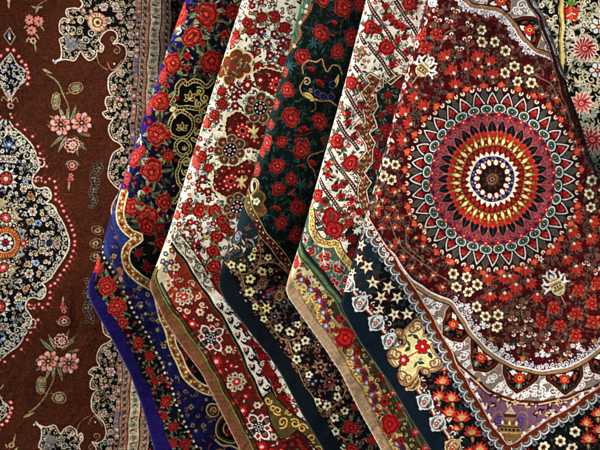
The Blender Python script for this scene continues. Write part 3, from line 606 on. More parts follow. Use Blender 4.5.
    for k, (x, y) in enumerate(Q):
        a = math.atan2(T[k][1], T[k][0]); nx, ny = -T[k][1], T[k][0]; s_ = 1 if k % 2 else -1; up = y < 292
        ink = (84, 88, 66) if up else (240, 230, 208)
        W.cv([(x-T[k][0]*6+nx*s_*4, y-T[k][1]*6+ny*s_*4), (x-nx*s_*3, y-ny*s_*3), (x+T[k][0]*6-nx*s_*4, y+T[k][1]*6-ny*s_*4)], 1.9 if not up else 1.2, ink)
        W.curl(x+nx*2.4*s_, y+ny*2.4*s_, 3.4, a+1.5*s_, ink, 1.8 if not up else 1.1, 1.0, s_)
        W.leaf(x-nx*4*s_, y-ny*4*s_, 6, 2.6, a+.5*s_, ink); W.leaf(x-nx*5*s_, y-ny*5*s_, 5, 2, a+PI-.5*s_, (214, 196, 166) if not up else (120, 116, 90))
        if k % 2: W.fl(x+nx*2.6*s_, y+ny*2.6*s_, 1.8, 5, (160, 30, 32) if not up else (190, 90, 70), (232, 200, 180))
    W.ln(resamp(g2, 2)[0], 1.2, (50, 26, 24)); W.ln(resamp(D, 2)[0], 2.2, (30, 32, 20)); W.ln(off(D, -2), 1.1, (244, 236, 214)); W.ln(off(D, 1.5), 1.0, (90, 90, 40))
    # red and ivory strip near the dark rug
    Z = [tuple(p) for p in off(D, -14)[14:]]+[(330,515),(310,445),(285,390),(262,350),(240,320),(226,300),(215,290)]
    W.poly(Z, (110, 16, 20)); W.fill(Z, 6.5, [f_fl(W, (230, 214, 190), (150, 30, 30), 2.8, 5), f_leaf(W, (228, 212, 186), 6, 2.6), f_fl(W, (180, 24, 26), (90, 8, 12), 2.8, 6), f_curl(W, (226, 206, 176), 2.6, 1.2), f_leaf(W, (30, 24, 22), 5, 2)], 57)
    for (x, y, r) in ((270,357,5),(249,343,4),(266,373,5),(244,326,4),(276,385,4),(268,366,4)): W.rose(x, y, r, (172, 22, 24), (84, 6, 10))
    # gold scroll cartouche at the bottom
    cc = [(263,398),(272,391),(282,404),(294,415),(306,421),(312,430),(322,447),(330,465),(318,452),(305,436),(298,430),(288,437),(280,440),(272,425)]
    W.poly(cc, (88, 76, 38)); W.zone(cc)
    for (x, y, r, a, d) in ((268,401,4,0,1),(277,410,5,1,1),(283,422,6,2,-1),(289,413,4,3,1),(295,424,5,4,1),(303,428,5,0,-1),(311,438,5,1,1),(318,450,5,2,-1),(273,408,3,2,1)): W.curl(x, y, r, a, (206, 164, 84), 1.6, 1.4, d); W.el(x, y, 1.2, 1.2, (120, 34, 24))
    W.zone(None); W.ln(cc+[cc[0]], 1.4, (34, 22, 16))
    W.poly([(281,442),(289,438),(298,431),(306,438),(318,456),(345,515),(310,515)], (70, 16, 18)); W.fill([(281,442),(298,431),(318,456),(345,515),(310,515)], 5, [f_fl(W, (150, 24, 26), (60, 10, 14), 2, 5), f_leaf(W, (90, 70, 50), 4, 1.6)], 58)
    W.speck(.10, 3); return W
# ------------------------------------------------------------------ dark green rug with roses
def weave_dark():
    W = Weave(180, -50, 440, 515, (11, 28, 27))
    lf = (26, 56, 50)
    W.poly([(260,-50),(316,-50),(305,0),(290,75),(268,150),(246,225),(200,225)], (22, 50, 52))
    Z = [(302,-50),(440,-50),(380,200),(300,260),(245,210),(250,160),(280,80)]
    W.fill(Z, 6.5, [f_leaf(W, (24, 52, 48), 8, 3), f_leaf(W, (34, 74, 76), 7, 2.4), f_twig(W, (30, 50, 36), (28, 66, 66), 8), f_leaf(W, (48, 66, 42), 6, 2.4), f_leaf(W, (20, 42, 48), 7, 3.2), f_fl(W, (74, 14, 18), (30, 10, 14), 1.8, 4)], 61)
    # teal ribbon with an orange edge along the fold at the top
    W.poly(spl([(285,-50),(318,-50),(315,-15),(313,5),(307,18),(301,26),(302,34),(297,42),(291,50),(284,56),(276,60),(262,60)], 6), (128, 82, 44)); W.poly(spl([(283,-50),(316,-50),(312,-15),(310,4),(304,16),(298,26),(299,33),(294,41),(288,48),(282,53),(262,56)], 6), (58, 92, 76))
    for (x, y) in ((306,6),(305,12),(294,46),(300,22),(309,-10)): W.star(x, y, 3, 5, (226, 206, 180), (190, 90, 70), inn=.4)
    for k in range(14): W.leaf(300-k*1.2+rnd.uniform(-4, 4), k*4, 6, 2, rnd.uniform(0, 6), rnd.choice(((110, 140, 120), (40, 66, 60), (150, 110, 70))))
    # roses
    R_ = [(321,33,9),(343,7,10.5),(323,-2,8),(351,37,8),(338,52,7),(303,57,8.5),(360,5,7.5),(288,90,7),(291,117,9.5),(320,121,8.5),(282,142,6.5),(302,147,9),(277,166,8.5),(292,179,7),(278,189,7.5),(298,207,9),(281,223,7.5),(301,151,8),(297,235,8),(364,60,8),(372,28,9),(352,90,8),(340,150,8),(322,190,8),(315,222,7),(350,-22,9),(335,-35,9),(380,-20,9)]
    for (x, y, r) in R_:
        c = (200, 60, 46) if x-(300-.3*(y-20)) < 12 else (176, 44, 36)
        for k in range(7): W.leaf(x+r*.6*math.cos(k*.9+x), y+r*.6*math.sin(k*.9+x), r*1.15, r*.36, k*.9+x+.3, ((30, 66, 64), (44, 72, 48), (24, 52, 60))[k % 3], (16, 30, 30))
        W.rose(x, y, r, c, (96, 12, 18), asp=1.08)
    for (x, y, r) in ((267,142,6),(275,104,4.5),(270,124,4),(256,170,4.5),(261,152,4),(284,72,4)): W.rose(x, y, r, (220, 84, 66), (120, 26, 30), asp=1.6)
    for (x, y, r) in ((335,21,3.5),(311,67,3.6),(321,80,4.5),(278,206,4),(313,161,4),(292,193,2.6),(305,126,4),(303,164,3),(333,34,2.4),(268,206,0),(306,86,0),(300,129,3)):
        if r: W.leaf(x-r, y, r*2.2, r*1.1, .5, (176, 32, 34)); W.leaf(x-r*.6, y+1, r*1.6, r*.7, .9, (120, 14, 20)); W.leaf(x-r, y, r*1.6, 1.8, 2.6, (46, 78, 60))
    for (x, y) in ((313,43),(289,66),(301,184),(264,215),(262,130)):
        for k in range(7): W.leaf(x, y, 7, 1.6, k*.9, (42, 88, 96))
    # arabesque
    W.cv([(303,74),(302,66),(308,61),(316,62),(322,59),(324,66),(327,71),(332,66),(338,67),(342,74)], 1.2, (166, 130, 84))
    W.cv([(306,78),(301,86),(302,94),(306,98),(314,100),(322,101),(329,101),(336,106)], 1.4, (150, 130, 80)); W.leaf(303, 93, 14, 5.5, .55, (226, 210, 96), (150, 130, 50)); W.leaf(309, 101, 9, 3, -.2, (196, 176, 90)); W.leaf(336, 88, 14, 4.6, -1.4, (216, 196, 100), (140, 120, 50))
    W.curl(307, 82, 4, -2, (196, 170, 130), 1.3, 1.1, 1); W.cv([(314,100),(316,108),(312,112)], 1, (130, 96, 70)); W.curl(311, 90, 2.6, 1, (190, 150, 130), 1, 1, 1)
    for (x, y) in ((318,93),(331,97),(333,85),(323,96)): W.fl(x, y, 3.4, 5, (20, 22, 40), (60, 50, 110), (96, 92, 156), lw=.8)
    W.cv([(323,150),(308,158),(310,166),(314,170),(316,178)], 1.1, (136, 104, 88)); W.el(291, 192, 1.6, 5, (104, 72, 50), .8); W.el(310, 185, 1.8, 4, (92, 66, 46), .5); W.cv([(292,135),(304,135),(312,132)], .8, (110, 30, 34))
    W.poly(spl([(321,138),(328,134),(332,142),(326,148)], 4, True), (90, 60, 36))
    # swan-neck scroll and green leaf patch by the fold
    W.cv([(250,196),(256,190),(257,183),(253,180),(250,184),(251,190)], 3.2, (196, 170, 132)); W.cv([(250,196),(256,190),(257,183),(253,180)], 1.6, (150, 110, 80))
    W.poly(spl([(250,198),(256,190),(263,192),(266,198),(264,204),(267,210),(262,216),(256,216),(250,206)], 5, True), (134, 84, 42)); W.poly(spl([(251,198),(256,192),(262,194),(264,199),(261,205),(263,210),(259,213),(254,208)], 5, True), (66, 74, 40))
    W.fl(257, 202, 4, 5, (230, 226, 180), (180, 160, 60)); W.fl(250, 199, 3, 5, (206, 200, 170), (150, 120, 60)); W.leaf(260, 208, 7, 3, 1, (130, 60, 36))
    # diagonal strip
    A = spl([(232,172),(243,192),(249,207),(257,225),(270,242),(282,257),(293,272),(306,292),(320,315)], 8)
    W.poly([(180,165),(232,170)]+[tuple(p) for p in A]+[(360,340),(360,515),(180,515)], (12, 20, 28))
    W.ln(resamp(A, 2)[0], 8.6, (176, 146, 84)); W.ln(resamp(A, 2)[0], 6.8, (52, 34, 22)); W.ln(resamp(A, 2)[0], 5.8, (84, 30, 30)); W.ln(resamp(A[:22], 2)[0], 5.8, (92, 84, 56))
    Q, T = resamp(A, 3.4)
    for k, (x, y) in enumerate(Q): W.el(x+T[k][1]*1.2*(-1)**k, y-T[k][0]*1.2*(-1)**k, 1.3, .9, ((196, 160, 120), (140, 90, 60))[k % 2], k)
    # fold corner: teal ground, yellow flowers, pale vase, vines
    W.poly([(180,200),(236,190),(248,215),(262,240),(250,262),(238,272),(180,272)], (24, 48, 56))
    hz = spl([(226,262),(232,276),(240,292),(247,304),(264,326),(276,341),(292,366),(305,385),(320,412),(336,440),(350,466),(372,515)], 8)
    Z = [(212,232),(252,224),(292,278),(340,350),(420,515)]+[tuple(p) for p in hz[::-1]]
    W.poly([(236,272),(262,250)]+[(292,278),(340,350),(440,515)]+[tuple(p) for p in hz[::-1]], (17, 12, 18))
    W.fill(Z, 5.2, [f_curl(W, (126, 96, 70), 2.6, .8), f_twig(W, (98, 74, 58), (70, 80, 60), 6), f_fl(W, (110, 34, 44), (190, 150, 110), 2, 5), f_leaf(W, (56, 66, 58), 5, 2), f_fl(W, (80, 66, 96), (190, 170, 150), 2, 5), f_leaf(W, (110, 60, 56), 5, 1.6), f_leaf(W, (40, 44, 66), 6, 2)], 65)
    W.el(238, 236, 3.4, 5.4, (116, 130, 138), .5); W.el(238, 236, 2.2, 3.8, (70, 80, 120), .5); W.fl(238, 236, 1.8, 5, (150, 150, 150), (60, 60, 90)); 
    for k in range(24): W.leaf(228+rnd.uniform(0, 26), 226+rnd.uniform(0, 34), 7, 1.8, rnd.uniform(0, 6), rnd.choice(((120, 150, 140), (60, 100, 100), (180, 150, 110), (110, 60, 50), (200, 196, 150))))
    tan = (156, 122, 88)
    def vine(P, d=1):
        W.cv(P, 1.5, (84, 60, 44)); W.cv(P, .8, tan)
        Q, T = resamp(spl(P, 6), 5.5)
        for k, (x, y) in enumerate(Q): W.curl(x-d*T[k][1]*2.4, y+d*T[k][0]*2.4, 1.8, k, (150, 110, 84), .8, 1, 1 if k % 2 else -1)
    for (cx, cy) in ((243,262),(272,302),(292,330),(318,360),(322,398),(352,425),(352,470)):
        pass
    vine([(225,262),(232,270),(242,274),(254,270),(260,262),(260,250),(258,240)]); vine([(240,272),(243,282),(248,293),(254,300),(262,312)]); vine([(252,272),(262,264),(274,262),(282,268),(288,274)], -1)
    vine([(262,312),(270,322),(278,336),(288,340),(298,336),(302,324),(300,316)]); vine([(288,340),(292,352),(298,364),(306,368)]); vine([(240,284),(248,290),(258,290),(262,282),(266,276)], -1)
    vine([(312,396),(320,408),(332,408),(342,398),(346,388),(342,380)]); vine([(330,408),(332,424),(340,436),(352,440)]); vine([(296,365),(302,380),(312,396)])
    for (x, y, r) in ((232,265,4.4),(242,267,4.4),(252,257,4.6),(268,257,4),(262,272,4.8),(250,279,5),(250,292,5),(271,270,2.6),(254,250,2.8),(279,328,4.6),(290,332,4.6),(298,324,3.6),(305,341,4.4),(297,347,4.6),(297,359,4.6),(317,402,4.6),(327,406,4.6),(337,397,4.4),(338,389,3),(345,411,4.4),(335,418,4.4),(335,432,4.4),(255,307,3.6),(264,319,4),(258,318,0),(309,375,4),(345,448,4),(360,460,4),(372,478,4)):
        if r:
            c = (226, 222, 140) if y < 320 else (222, 210, 166)
            W.fl(x, y, r, 5, c, (60, 54, 40), (30, 24, 24), ph=x, lw=.5, dp=.55)
    W.star(266, 308, 6.5, 6, (214, 206, 110), (120, 100, 50), inn=.4); W.star(269, 294, 5, 6, (60, 50, 90), (150, 120, 60)); 
    for (x, y, r, c) in ((320,367,8,(150,104,96)),(275,316,6,(84,60,90)),(300,300,7,(120,40,50)),(262,284,5,(110,40,50)),(318,345,6,(96,50,60)),(284,302,7,(64,70,80)),(330,382,7,(110,34,40)),(282,290,5,(140,90,60))):
        W.star(x, y, r, 7, c, None, ph=x, inn=.45, ln=(170, 140, 110)); W.fl(x, y, r*.45, 5, (30, 20, 30), (180, 140, 110))
    for (x, y, a, L) in ((266,292,-.5,12),(272,296,-.6,10),(300,312,-.4,12),(258,276,.2,9),(325,388,-.5,12),(350,395,-.6,10),(330,420,0,0)):
        if L: W.leaf(x, y, L, 3, a, (134, 40, 46)); W.leaf(x+2, y+3, L, 2, a, (80, 90, 70))
    for (x, y, r) in ((350,427,8.5),(352,449,7),(355,407,4),(372,440,6),(372,470,8)): W.rose(x, y, r, (184, 32, 32), (86, 10, 16), leaf=(28, 60, 48))
    W.el(280, 296, 4, 5, (150, 120, 66)); W.el(280, 296, 2.4, 3.2, (90, 60, 36))
    # dark teal hem
    W.hem = [(180,262),(224,262)]+[tuple(p) for p in hz[4:]]+[(180,515)]; W.poly(W.hem, (12, 27, 38))
    W.speck(.13, 4); return W

# ------------------------------------------------------------------ ivory rug with diagonal stripes
def weave_stripe():
    W = Weave(250, -50, 520, 515, (246, 238, 208))
    lf = (54, 70, 46)
    Z = [(330,-50),(520,-50),(520,300),(420,300),(360,280),(320,225),(320,110)]
    W.fill(Z, 5.8, [f_curl(W, (96, 70, 44), 2.6, .8), f_leaf(W, (70, 84, 56), 5.5, 2.2), f_fl(W, (170, 40, 36), (230, 190, 150), 2, 4), f_fl(W, (184, 34, 32), (236, 180, 150), 2.2, 4), f_leaf(W, (58, 68, 42), 6, 2.2), f_twig(W, (80, 74, 46), (140, 60, 44), 6), f_leaf(W, (90, 108, 84), 5, 2)], 71)
    # stripes
    st = []
    for (x0, y0, x1, y1) in ((354,-18,407,62),(395,0,430,55),(367,42,392,76),(354,66,362,75),(343,87,366,124),(336,120,358,150),(326,148,358,194),(317,178,352,227),(308,204,340,254),(346,220,366,246),(360,75,368,86),(358,33,366,44),(300,195,320,225)):
        dx, dy = x1-x0, y1-y0; L = math.hypot(dx, dy); nx, ny = -dy/L, dx/L
        W.ln([(x0, y0), (x1, y1)], 5.2, (240, 232, 212)); 
        for o in (-1.4, 1.4): W.ln([(x0+nx*o, y0+ny*o), (x1+nx*o, y1+ny*o)], 1.2, (24, 18, 20))
        W.ln([(x0, y0), (x1, y1)], 1.5, (120, 30, 34))
        for k in range(int(L/2.6)): W.el(x0+dx*k*2.6/L, y0+dy*k*2.6/L, .6, .6, (236, 224, 204))
    # green leaves on the fold
    for k in range(26):
        y = -30+k*10.5; x = np.interp(y, [-40, 0, 225, 255], [384, 372, 312, 306])
        W.leaf(x+rnd.uniform(-8, 4), y, 6, 2, rnd.uniform(0, 6), rnd.choice(((120, 140, 116), (96, 120, 104), (196, 130, 110), (150, 150, 110)))); 
    for (x, y) in ((355,50),(362,52),(357,58),(345,113),(340,106),(322,203),(325,172),(332,162),(318,212)):
        W.fl(x, y, 3.4, 5, (206, 84, 60), (236, 200, 170), (90, 110, 80)); W.leaf(x, y, 7, 2.4, x, (70, 110, 90)); W.leaf(x, y, 6, 2, y, (60, 96, 80))
    for P in ([(330,172),(338,180),(346,178),(350,184)], [(345,104),(352,110),(356,118)], [(388,4),(396,14),(404,10),(408,18)], [(352,128),(360,118),(364,126)]): W.cv(P, 1, (170, 130, 80)); 
    # rust zigzag band with its dark ground on the right
    Lz = [(374,-50),(384,40),(388,66),(396,76),(385,83),(371,73),(367,76),(370,83),(361,92),(368,104),(363,110),(365,123),(357,130),(365,142),(366,150),(361,158),(353,167),(360,180),(358,186),(359,200),(362,214),(368,226)]
    Rz = [(520,-50),(410,66),(402,76),(390,84),(384,78),(383,87),(375,93),(379,107),(373,115),(377,128),(370,133),(375,143),(372,150),(373,163),(364,172),(371,182),(367,190),(369,204),(374,214),(380,226)]
    dk = Rz[2:]+[(400,260),(520,260),(520,60)]
    W.poly(dk, (22, 38, 38)); W.fill(dk, 6, [f_leaf(W, (50, 78, 66), 6, 2.4), f_leaf(W, (34, 60, 60), 7, 3), f_fl(W, (110, 20, 28), (40, 20, 20), 2.2, 5), f_curl(W, (90, 110, 90), 2.2, .8)], 72)
    for (x, y, r) in ((388,95,5),(392,109,7),(381,116,4),(387,130,8),(378,138,4),(376,155,7),(378,166,6),(384,180,7),(375,200,5),(398,84,5),(405,95,6),(385,215,7)): W.rose(x, y, r, (180, 24, 32), (76, 8, 16), leaf=(44, 72, 56))
    zz = Lz[2:]+Rz[2:][::-1]
    W.poly(zz, (112, 64, 36)); W.zone(zz); W.fill(zz, 3.2, [f_dot(W, (166, 110, 60), .9), f_dot(W, (70, 34, 22), .9), f_leaf(W, (150, 84, 44), 3, 1.2), f_curl(W, (186, 140, 84), 1.5, .6)], 73)
    W.zone(None)
    W.ln(Lz[2:], 2.6, (70, 28, 20)); W.ln(Lz[2:], 1.2, (232, 210, 170)); W.ln(Rz[2:], 2.6, (60, 24, 20)); W.ln(Rz[2:], 1.1, (232, 210, 170))
    for P in (Lz[6:], Rz[4:]):
        Q, T = resamp(P, 3)
        for k, (x, y) in enumerate(Q):
            q = 1 if P[0] is Lz[6] else -1; W.ln([(x+2.0*q, y-.8), (x+3.4*q, y+.8)], .8, ((226, 206, 170), (140, 30, 26))[k % 2])
    W.ln([(368,100),(376,88),(380,82)], .9, (236, 226, 196)); W.ln([(366,172),(372,164)], .9, (236, 226, 196))
    for k in range(6): W.poly([(370+k*1.7, 96-k*2.2),(373+k*1.7, 97-k*2.2),(372+k*1.7, 99-k*2.2),(369+k*1.7, 98-k*2.2)], ((150, 30, 30), (230, 214, 180))[k % 2])
    # roses
    for (x, y, r) in ((370,27,8),(387,48,9.5),(410,3,9),(351,83,8),(337,141,9),(351,163,9),(317,195,7.5),(331,217,10),(334,229,11),(378,-22,8),(392,-40,8),(399,-28,6),(350,224,6)):
        W.rose(x, y, r, (200, 54, 46) if r < 9.2 else (190, 36, 34), (120, 10, 18), leaf=lf)
    for (x, y, r) in ((392,64,3.6),(391,17,4),(396,24,4.2),(378,31,4),(402,27,4),(405,37,3.6),(407,52,4),(385,6,3.6),(362,105,4.4),(361,87,3.6),(348,123,3.8),(348,114,3.6),(358,128,3),(355,137,3.8),(336,187,4.4),(344,184,4),(325,202,4.2),(342,196,4.2),(352,200,4),(352,209,3.6),(328,165,3.6),(327,175,3.6),(398,40,3.4),(386,17,3.2),(345,214,3),(359,212,3.6)):
        W.fl(x, y, r, 4, (190, 24, 32), (110, 8, 16), (110, 16, 22), ph=x, lw=.4); W.leaf(x+r*.6, y+r*.5, r*1.7, r*.8, x, (58, 70, 42)); W.leaf(x-r*.5, y-r*.5, r*1.5, r*.7, x+2.4, (44, 54, 34)); W.curl(x+r, y-r, r*.7, y, (80, 70, 44), .8, 1, 1)
    # dark patches low on the right
    W.poly([(345,232),(352,226),(366,240),(364,262),(352,262),(346,246)], (30, 24, 26)); W.rose(351, 239, 5.5, (150, 20, 26), (60, 8, 14)); W.rose(353, 255, 6.5, (156, 20, 26), (60, 8, 14)); W.star(346, 244, 5, 5, (236, 230, 214), None); W.star(356, 232, 4, 5, (236, 230, 214), None)
    # golden wavy ribbon and the teal guard
    G = spl([(300,196),(308,208),(312,220),(313,230),(318,240),(327,244),(335,243),(340,250),(347,261),(354,272),(362,284),(380,310),(410,350),(430,400)], 8)
    W.poly([(250,205),(300,196)]+[tuple(p) for p in G]+[(520,515),(250,515)], (84, 106, 94))
    Z = [(296,225),(312,236),(330,250),(346,272),(360,300),(345,300),(318,272),(298,245)]
    W.fill(Z, 5.5, [f_leaf(W, (120, 150, 136), 5, 2), f_leaf(W, (50, 74, 66), 5, 2), f_fl(W, (200, 190, 160), (190, 60, 50), 2, 5), f_curl(W, (180, 176, 150), 2, .8)], 75)
    for (x, y, r) in ((311,251,4.6),(325,257,6),(325,267,5),(338,268,5.4),(334,284,5.4),(346,279,4.4),(304,240,3),(342,292,4)):
        W.fl(x, y, r, 5, (190, 34, 34), (226, 150, 130), (196, 196, 176), ph=x, lw=.7); W.leaf(x, y, r*1.7, 2, x, (216, 210, 186)); W.leaf(x, y, r*1.6, 1.8, x+2, (60, 80, 70)); W.el(x, y, 1.2, 1.2, (120, 10, 20))
    W.ln(resamp(G, 2)[0], 8.4, (90, 70, 40)); W.ln(resamp(G, 2)[0], 7, (216, 192, 116))
    Q, T = resamp(G, 4)
    for k, (x, y) in enumerate(Q): W.curl(x, y, 2.4, k*1.3, (150, 104, 50), .9, 1, 1 if k % 2 else -1); W.el(x+2*(-1)**k, y, .8, .8, (180, 60, 40))
    W.ln(off(G, 3.6), .8, (226, 206, 150)); W.ln(off(G, -3.6), .8, (60, 50, 30))
    # cream zone with golden flower garlands
    N = spl([(284,226),(299,250),(315,270),(337,298),(352,322),(368,346),(386,374),(404,406),(425,445),(440,475),(455,515)], 8)
    W.poly([(250,226)]+[tuple(p) for p in N]+[(250,515)], (150, 124, 92)); W.poly([(250,226)]+[tuple(p) for p in N[:22]]+[(300,300),(250,300)], (206, 190, 154))
    Hh = spl([(298,262),(298,278),(298,290),(303,300),(318,322),(336,346),(351,372),(368,400),(381,430),(396,458),(420,515)], 8)
    Z = [(300,254)]+[tuple(p) for p in N[8:]]+[tuple(p) for p in Hh[::-1]]
    dz = [tuple(p) for p in N[26:]]+[tuple(p) for p in (Hh+np.array((13, -9)))[:22:-1]]
    W.poly(dz, (62, 56, 40))
    W.fill(Z, 5, [f_leaf(W, (84, 80, 50), 5, 2), f_leaf(W, (120, 110, 70), 5, 2), f_fl(W, (150, 40, 30), (80, 20, 18), 2, 5), f_curl(W, (196, 160, 90), 2.2, .9), f_leaf(W, (60, 64, 46), 5, 2.2)], 76)
    def garland(P, sh=1):
        Q, T = resamp(spl(P, 8), 3.4)
        for k, (x, y) in enumerate(Q):
            nx, ny = -T[k][1], T[k][0]
            W.curl(x+nx*5.4, y+ny*5.4, 3.2, k*2, (222, 190, 106), 1.3, 1.2, 1 if k % 2 else -1); W.el(x+nx*6, y+ny*6, 1.4, 1.4, (170, 120, 54))
            if k % 2: W.curl(x-nx*5, y-ny*5, 2.6, k, (210, 176, 98), 1.2, 1.1, 1)
        for k, (x, y) in enumerate(Q):
            nx, ny = -T[k][1], T[k][0]; c = ((196, 34, 34), (126, 134, 180), (196, 34, 34), (60, 56, 96))[k % 4]; q = (-1)**(k//2)*1.8
            W.fl(x+nx*q, y+ny*q, 3.0, 5, c, (236, 220, 200) if k % 4 == 1 else (120, 10, 20), (60, 30, 30), lw=.5)
    garland([(301,276),(306,283),(314,290),(321,301),(326,314),(327,326)]); garland([(352,354),(357,365),(366,378),(372,390),(374,402),(376,412)]); garland([(397,440),(402,452),(412,470),(420,490)])
    for (x, y) in ((290,283),(296,291),(301,300),(300,288),(334,333),(345,352),(372,416),(380,420),(395,436)): W.curl(x+4, y, 3.6, x, (226, 196, 116), 1.5, 1.3, 1); W.el(x+4, y, 1.3, 1.3, (180, 130, 60))
    for (x, y, r) in ((303,264,5.5),(299,254,4)):
        W.star(x, y, r, 6, (176, 66, 40), (60, 60, 40), inn=.35); W.leaf(x, y, 8, 2.6, 1, (90, 96, 60))
    W.rose(295, 262, 4.5, (216, 80, 70), (140, 30, 40), asp=1.9)
    for (x, y, r) in ((345,338,10.5),(390,424,10.5),(432,510,10)): W.rose(x, y, r, (200, 24, 28), (120, 8, 16), leaf=(60, 62, 40), asp=1.08)
    for (x, y, r) in ((342,318,4.6),(357,352,3.4),(385,402,4.6),(401,441,4),(360,350,0),(336,330,2.5),(380,438,3)):
        if r: W.fl(x, y, r, 5, (170, 26, 28), (90, 10, 14), (60, 50, 34), ph=x)
    # green guard strip beside the red rug's hem
    W.ln(resamp(N, 2)[0], 7.5, (56, 66, 52)); W.ln(off(N, 3.6), 1.2, (96, 116, 78)); W.ln(resamp(N[:26], 2)[0], 3.4, (92, 120, 84))
    W.ln(off(N, -4.6), 2.5, (36, 40, 30))
    for (x, y, r) in ((373,355,3.6),(393,392,4.2),(402,406,4.8),(416,432,4),(358,350,0),(384,376,3),(425,448,4),(366,340,3)):
        if r: W.fl(x, y, r, 5, (196, 30, 34), (230, 150, 140), (70, 20, 20), ph=x); W.leaf(x, y, 6, 2, 1.2, (80, 96, 66)); W.leaf(x, y, 6, 2, -1.6, (80, 96, 66))
    # velvet hem
    W.hem = [(250,250),(288,262)]+[(294,286)]+[tuple(p) for p in Hh[18:]]+[(250,515)]; W.poly(W.hem, (174, 144, 112)); None
    W.ln(resamp(Hh[16:], 2)[0], 1.2, (140, 108, 76))
    W.speck(.10, 5); return W

# ------------------------------------------------------------------ dark red medallion rug
def weave_red():
    W = Weave(310, -50, 710, 515, (78, 8, 18))
    lf = (74, 78, 68)
    cx, cy, asp = 492.6, 179, 1.06
    fz = [(430,-50),(520,0),(560,70),(600,180),(640,350),(583,350),(540,360),(500,350),(450,296),(410,270),(366,212)]
    av = [(cx, cy, 92)]
    W.fill([(380,-50),(710,-50),(710,330),(600,345),(560,362),(520,360),(490,340),(460,303),(420,282),(366,215)], 9,
        [f_twig(W, (96, 84, 74), (76, 74, 66), 8), f_curl(W, (120, 60, 54), 2.6, .8), f_leaf(W, (56, 40, 38), 7, 2.4), f_leaf(W, (110, 20, 26), 6, 2.4), f_curl(W, (96, 40, 40), 2.4, .8), f_twig(W, (70, 58, 54), (92, 88, 76), 7)], 81, av)
    dn = [(380,-50),(536,-50),(560,70),(600,170),(710,200),(710,330),(600,345),(560,362),(520,360),(490,340),(460,303),(420,282),(366,215)]
    def f_tulip(c1, c2):
        return lambda x, y, a, R: (W.leaf(x, y, 6, 3.4, a+2.6, (84, 76, 66)), W.fan(x, y, R.uniform(4.5, 6.5), a, c1, c2, 3, .55))
    W.fill(dn, 9.6, [f_tulip((128, 22, 24), (150, 80, 60)), f_tulip((150, 30, 30), (190, 140, 100)), f_tulip((96, 44, 38), (150, 110, 90)), f_tulip((96, 18, 22), (120, 60, 40)), f_fl(W, (120, 88, 66), (70, 24, 20), 2.2, 5), f_leaf(W, (78, 74, 64), 6, 2)], 83, av)
    for k in range(60):     # small blossoms scattered between the large ones
        a = rnd.uniform(0, 2*PI); r = rnd.uniform(96, 118); x, y = cx+r*math.cos(a), cy+r*math.sin(a)*asp
        W.fl(x, y, 2, 5, rnd.choice(((170, 44, 34), (150, 120, 90), (120, 30, 30))), (40, 10, 12))
    for k in range(22):                                   # scrolling stems, each with its row of leaves
        a0 = k*2*PI/22; P = [(cx+(92+t*9)*math.cos(a0+.10*t+.05*math.sin(t*1.6)), cy+(92+t*9)*1.04*math.sin(a0+.10*t+.05*math.sin(t*1.6))) for t in range(0, 9)]
        W.cv(P, 1.3, (30, 8, 10)); W.cv(P, .8, (96, 62, 54)); Qv, Tv = resamp(spl(P, 6), 7)
        for i, (x, y) in enumerate(Qv):
            b = math.atan2(Tv[i][1], Tv[i][0])+(-1)**i*.9; W.leaf(x, y, 6, 1.9, b, (84, 74, 64)); W.curl(x+5*math.cos(b-1.6*(-1)**i), y+5*math.sin(b-1.6*(-1)**i), 2.6, b, (116, 78, 66), .8, 1.0, (-1)**i)
    cr = (238, 222, 170)
    def daisy(x, y): W.fl(x, y, 5.4, 6, cr, None, (70, 44, 34), ph=x*.3, dp=.5, lw=.6); W.fl(x, y, 2.9, 6, (120, 78, 40), (60, 20, 16), None, ph=.4)
    for x, y in ((482,30),(482,42),(495,42),(505,51),(515,66),(505,73),(529,70),(517,81),(531,83),(395,165),(383,176),(392,180),(385,162),(454,274),(467,277),(456,287),(477,285),(468,292),(477,307),(485,316),(498,315),(497,327),(592,180),(589,194),(591,207),(604,190),(605,203)):
        W.leaf(x, y, 9, 3, x, lf); W.leaf(x, y, 8, 2.6, y, (80, 76, 64)); daisy(x, y)
    def carn(x, y, r=6.5):
        W.leaf(x, y, r*1.5, r*.8, 2.6, (92, 104, 92)); W.leaf(x, y, r*1.4, r*.7, .9, (80, 92, 80)); W.rose(x, y, r, (194, 56, 40), (96, 12, 16)); 
        for k in range(6): W.el(x+r*.8*math.cos(k*1.05+x), y+r*.8*math.sin(k*1.05+x), r*.2, None, (206, 60, 38))
    for x, y in ((437,34),(421,34),(425,48),(554,308),(541,322),(560,326),(576,314),(593,322),(576,336),(592,303),(597,283),(578,291),(608,336),(611,310)): carn(x, y)
    def fanr(x, y, a):
        W.leaf(x, y, 8, 2.6, a+2.3, lf); W.leaf(x, y, 8, 2.6, a-2.4, (90, 84, 70)); W.curl(x-6*math.cos(a), y-6*math.sin(a), 3, a, (110, 100, 84), .8, 1, 1)
        W.fan(x-4*math.cos(a), y-4*math.sin(a), 10, a, (190, 58, 42), None, 5, .95); W.el(x-4*math.cos(a), y-4*math.sin(a), 1.6, 1.6, (226, 190, 170))
    for x, y in ((444,55),(467,65),(477,56),(491,60),(452,70),(477,73),(493,73),(413,97),(423,105),(403,111),(408,122),(401,140),(455,83),(557,249),(573,233),(577,247),(592,239),(567,260),(578,270),(526,272),(531,284),(516,289),(504,280),(537,298),(579,217),(595,222),(489,279),(513,279),(515,288),(490,297),(506,297),(606,232),(608,262),(612,248)):
        a = math.atan2(y-cy, x-cx); fanr(x, y, a+.4*math.sin(x*1.7) if x > cx else a+.5*math.sin(x))
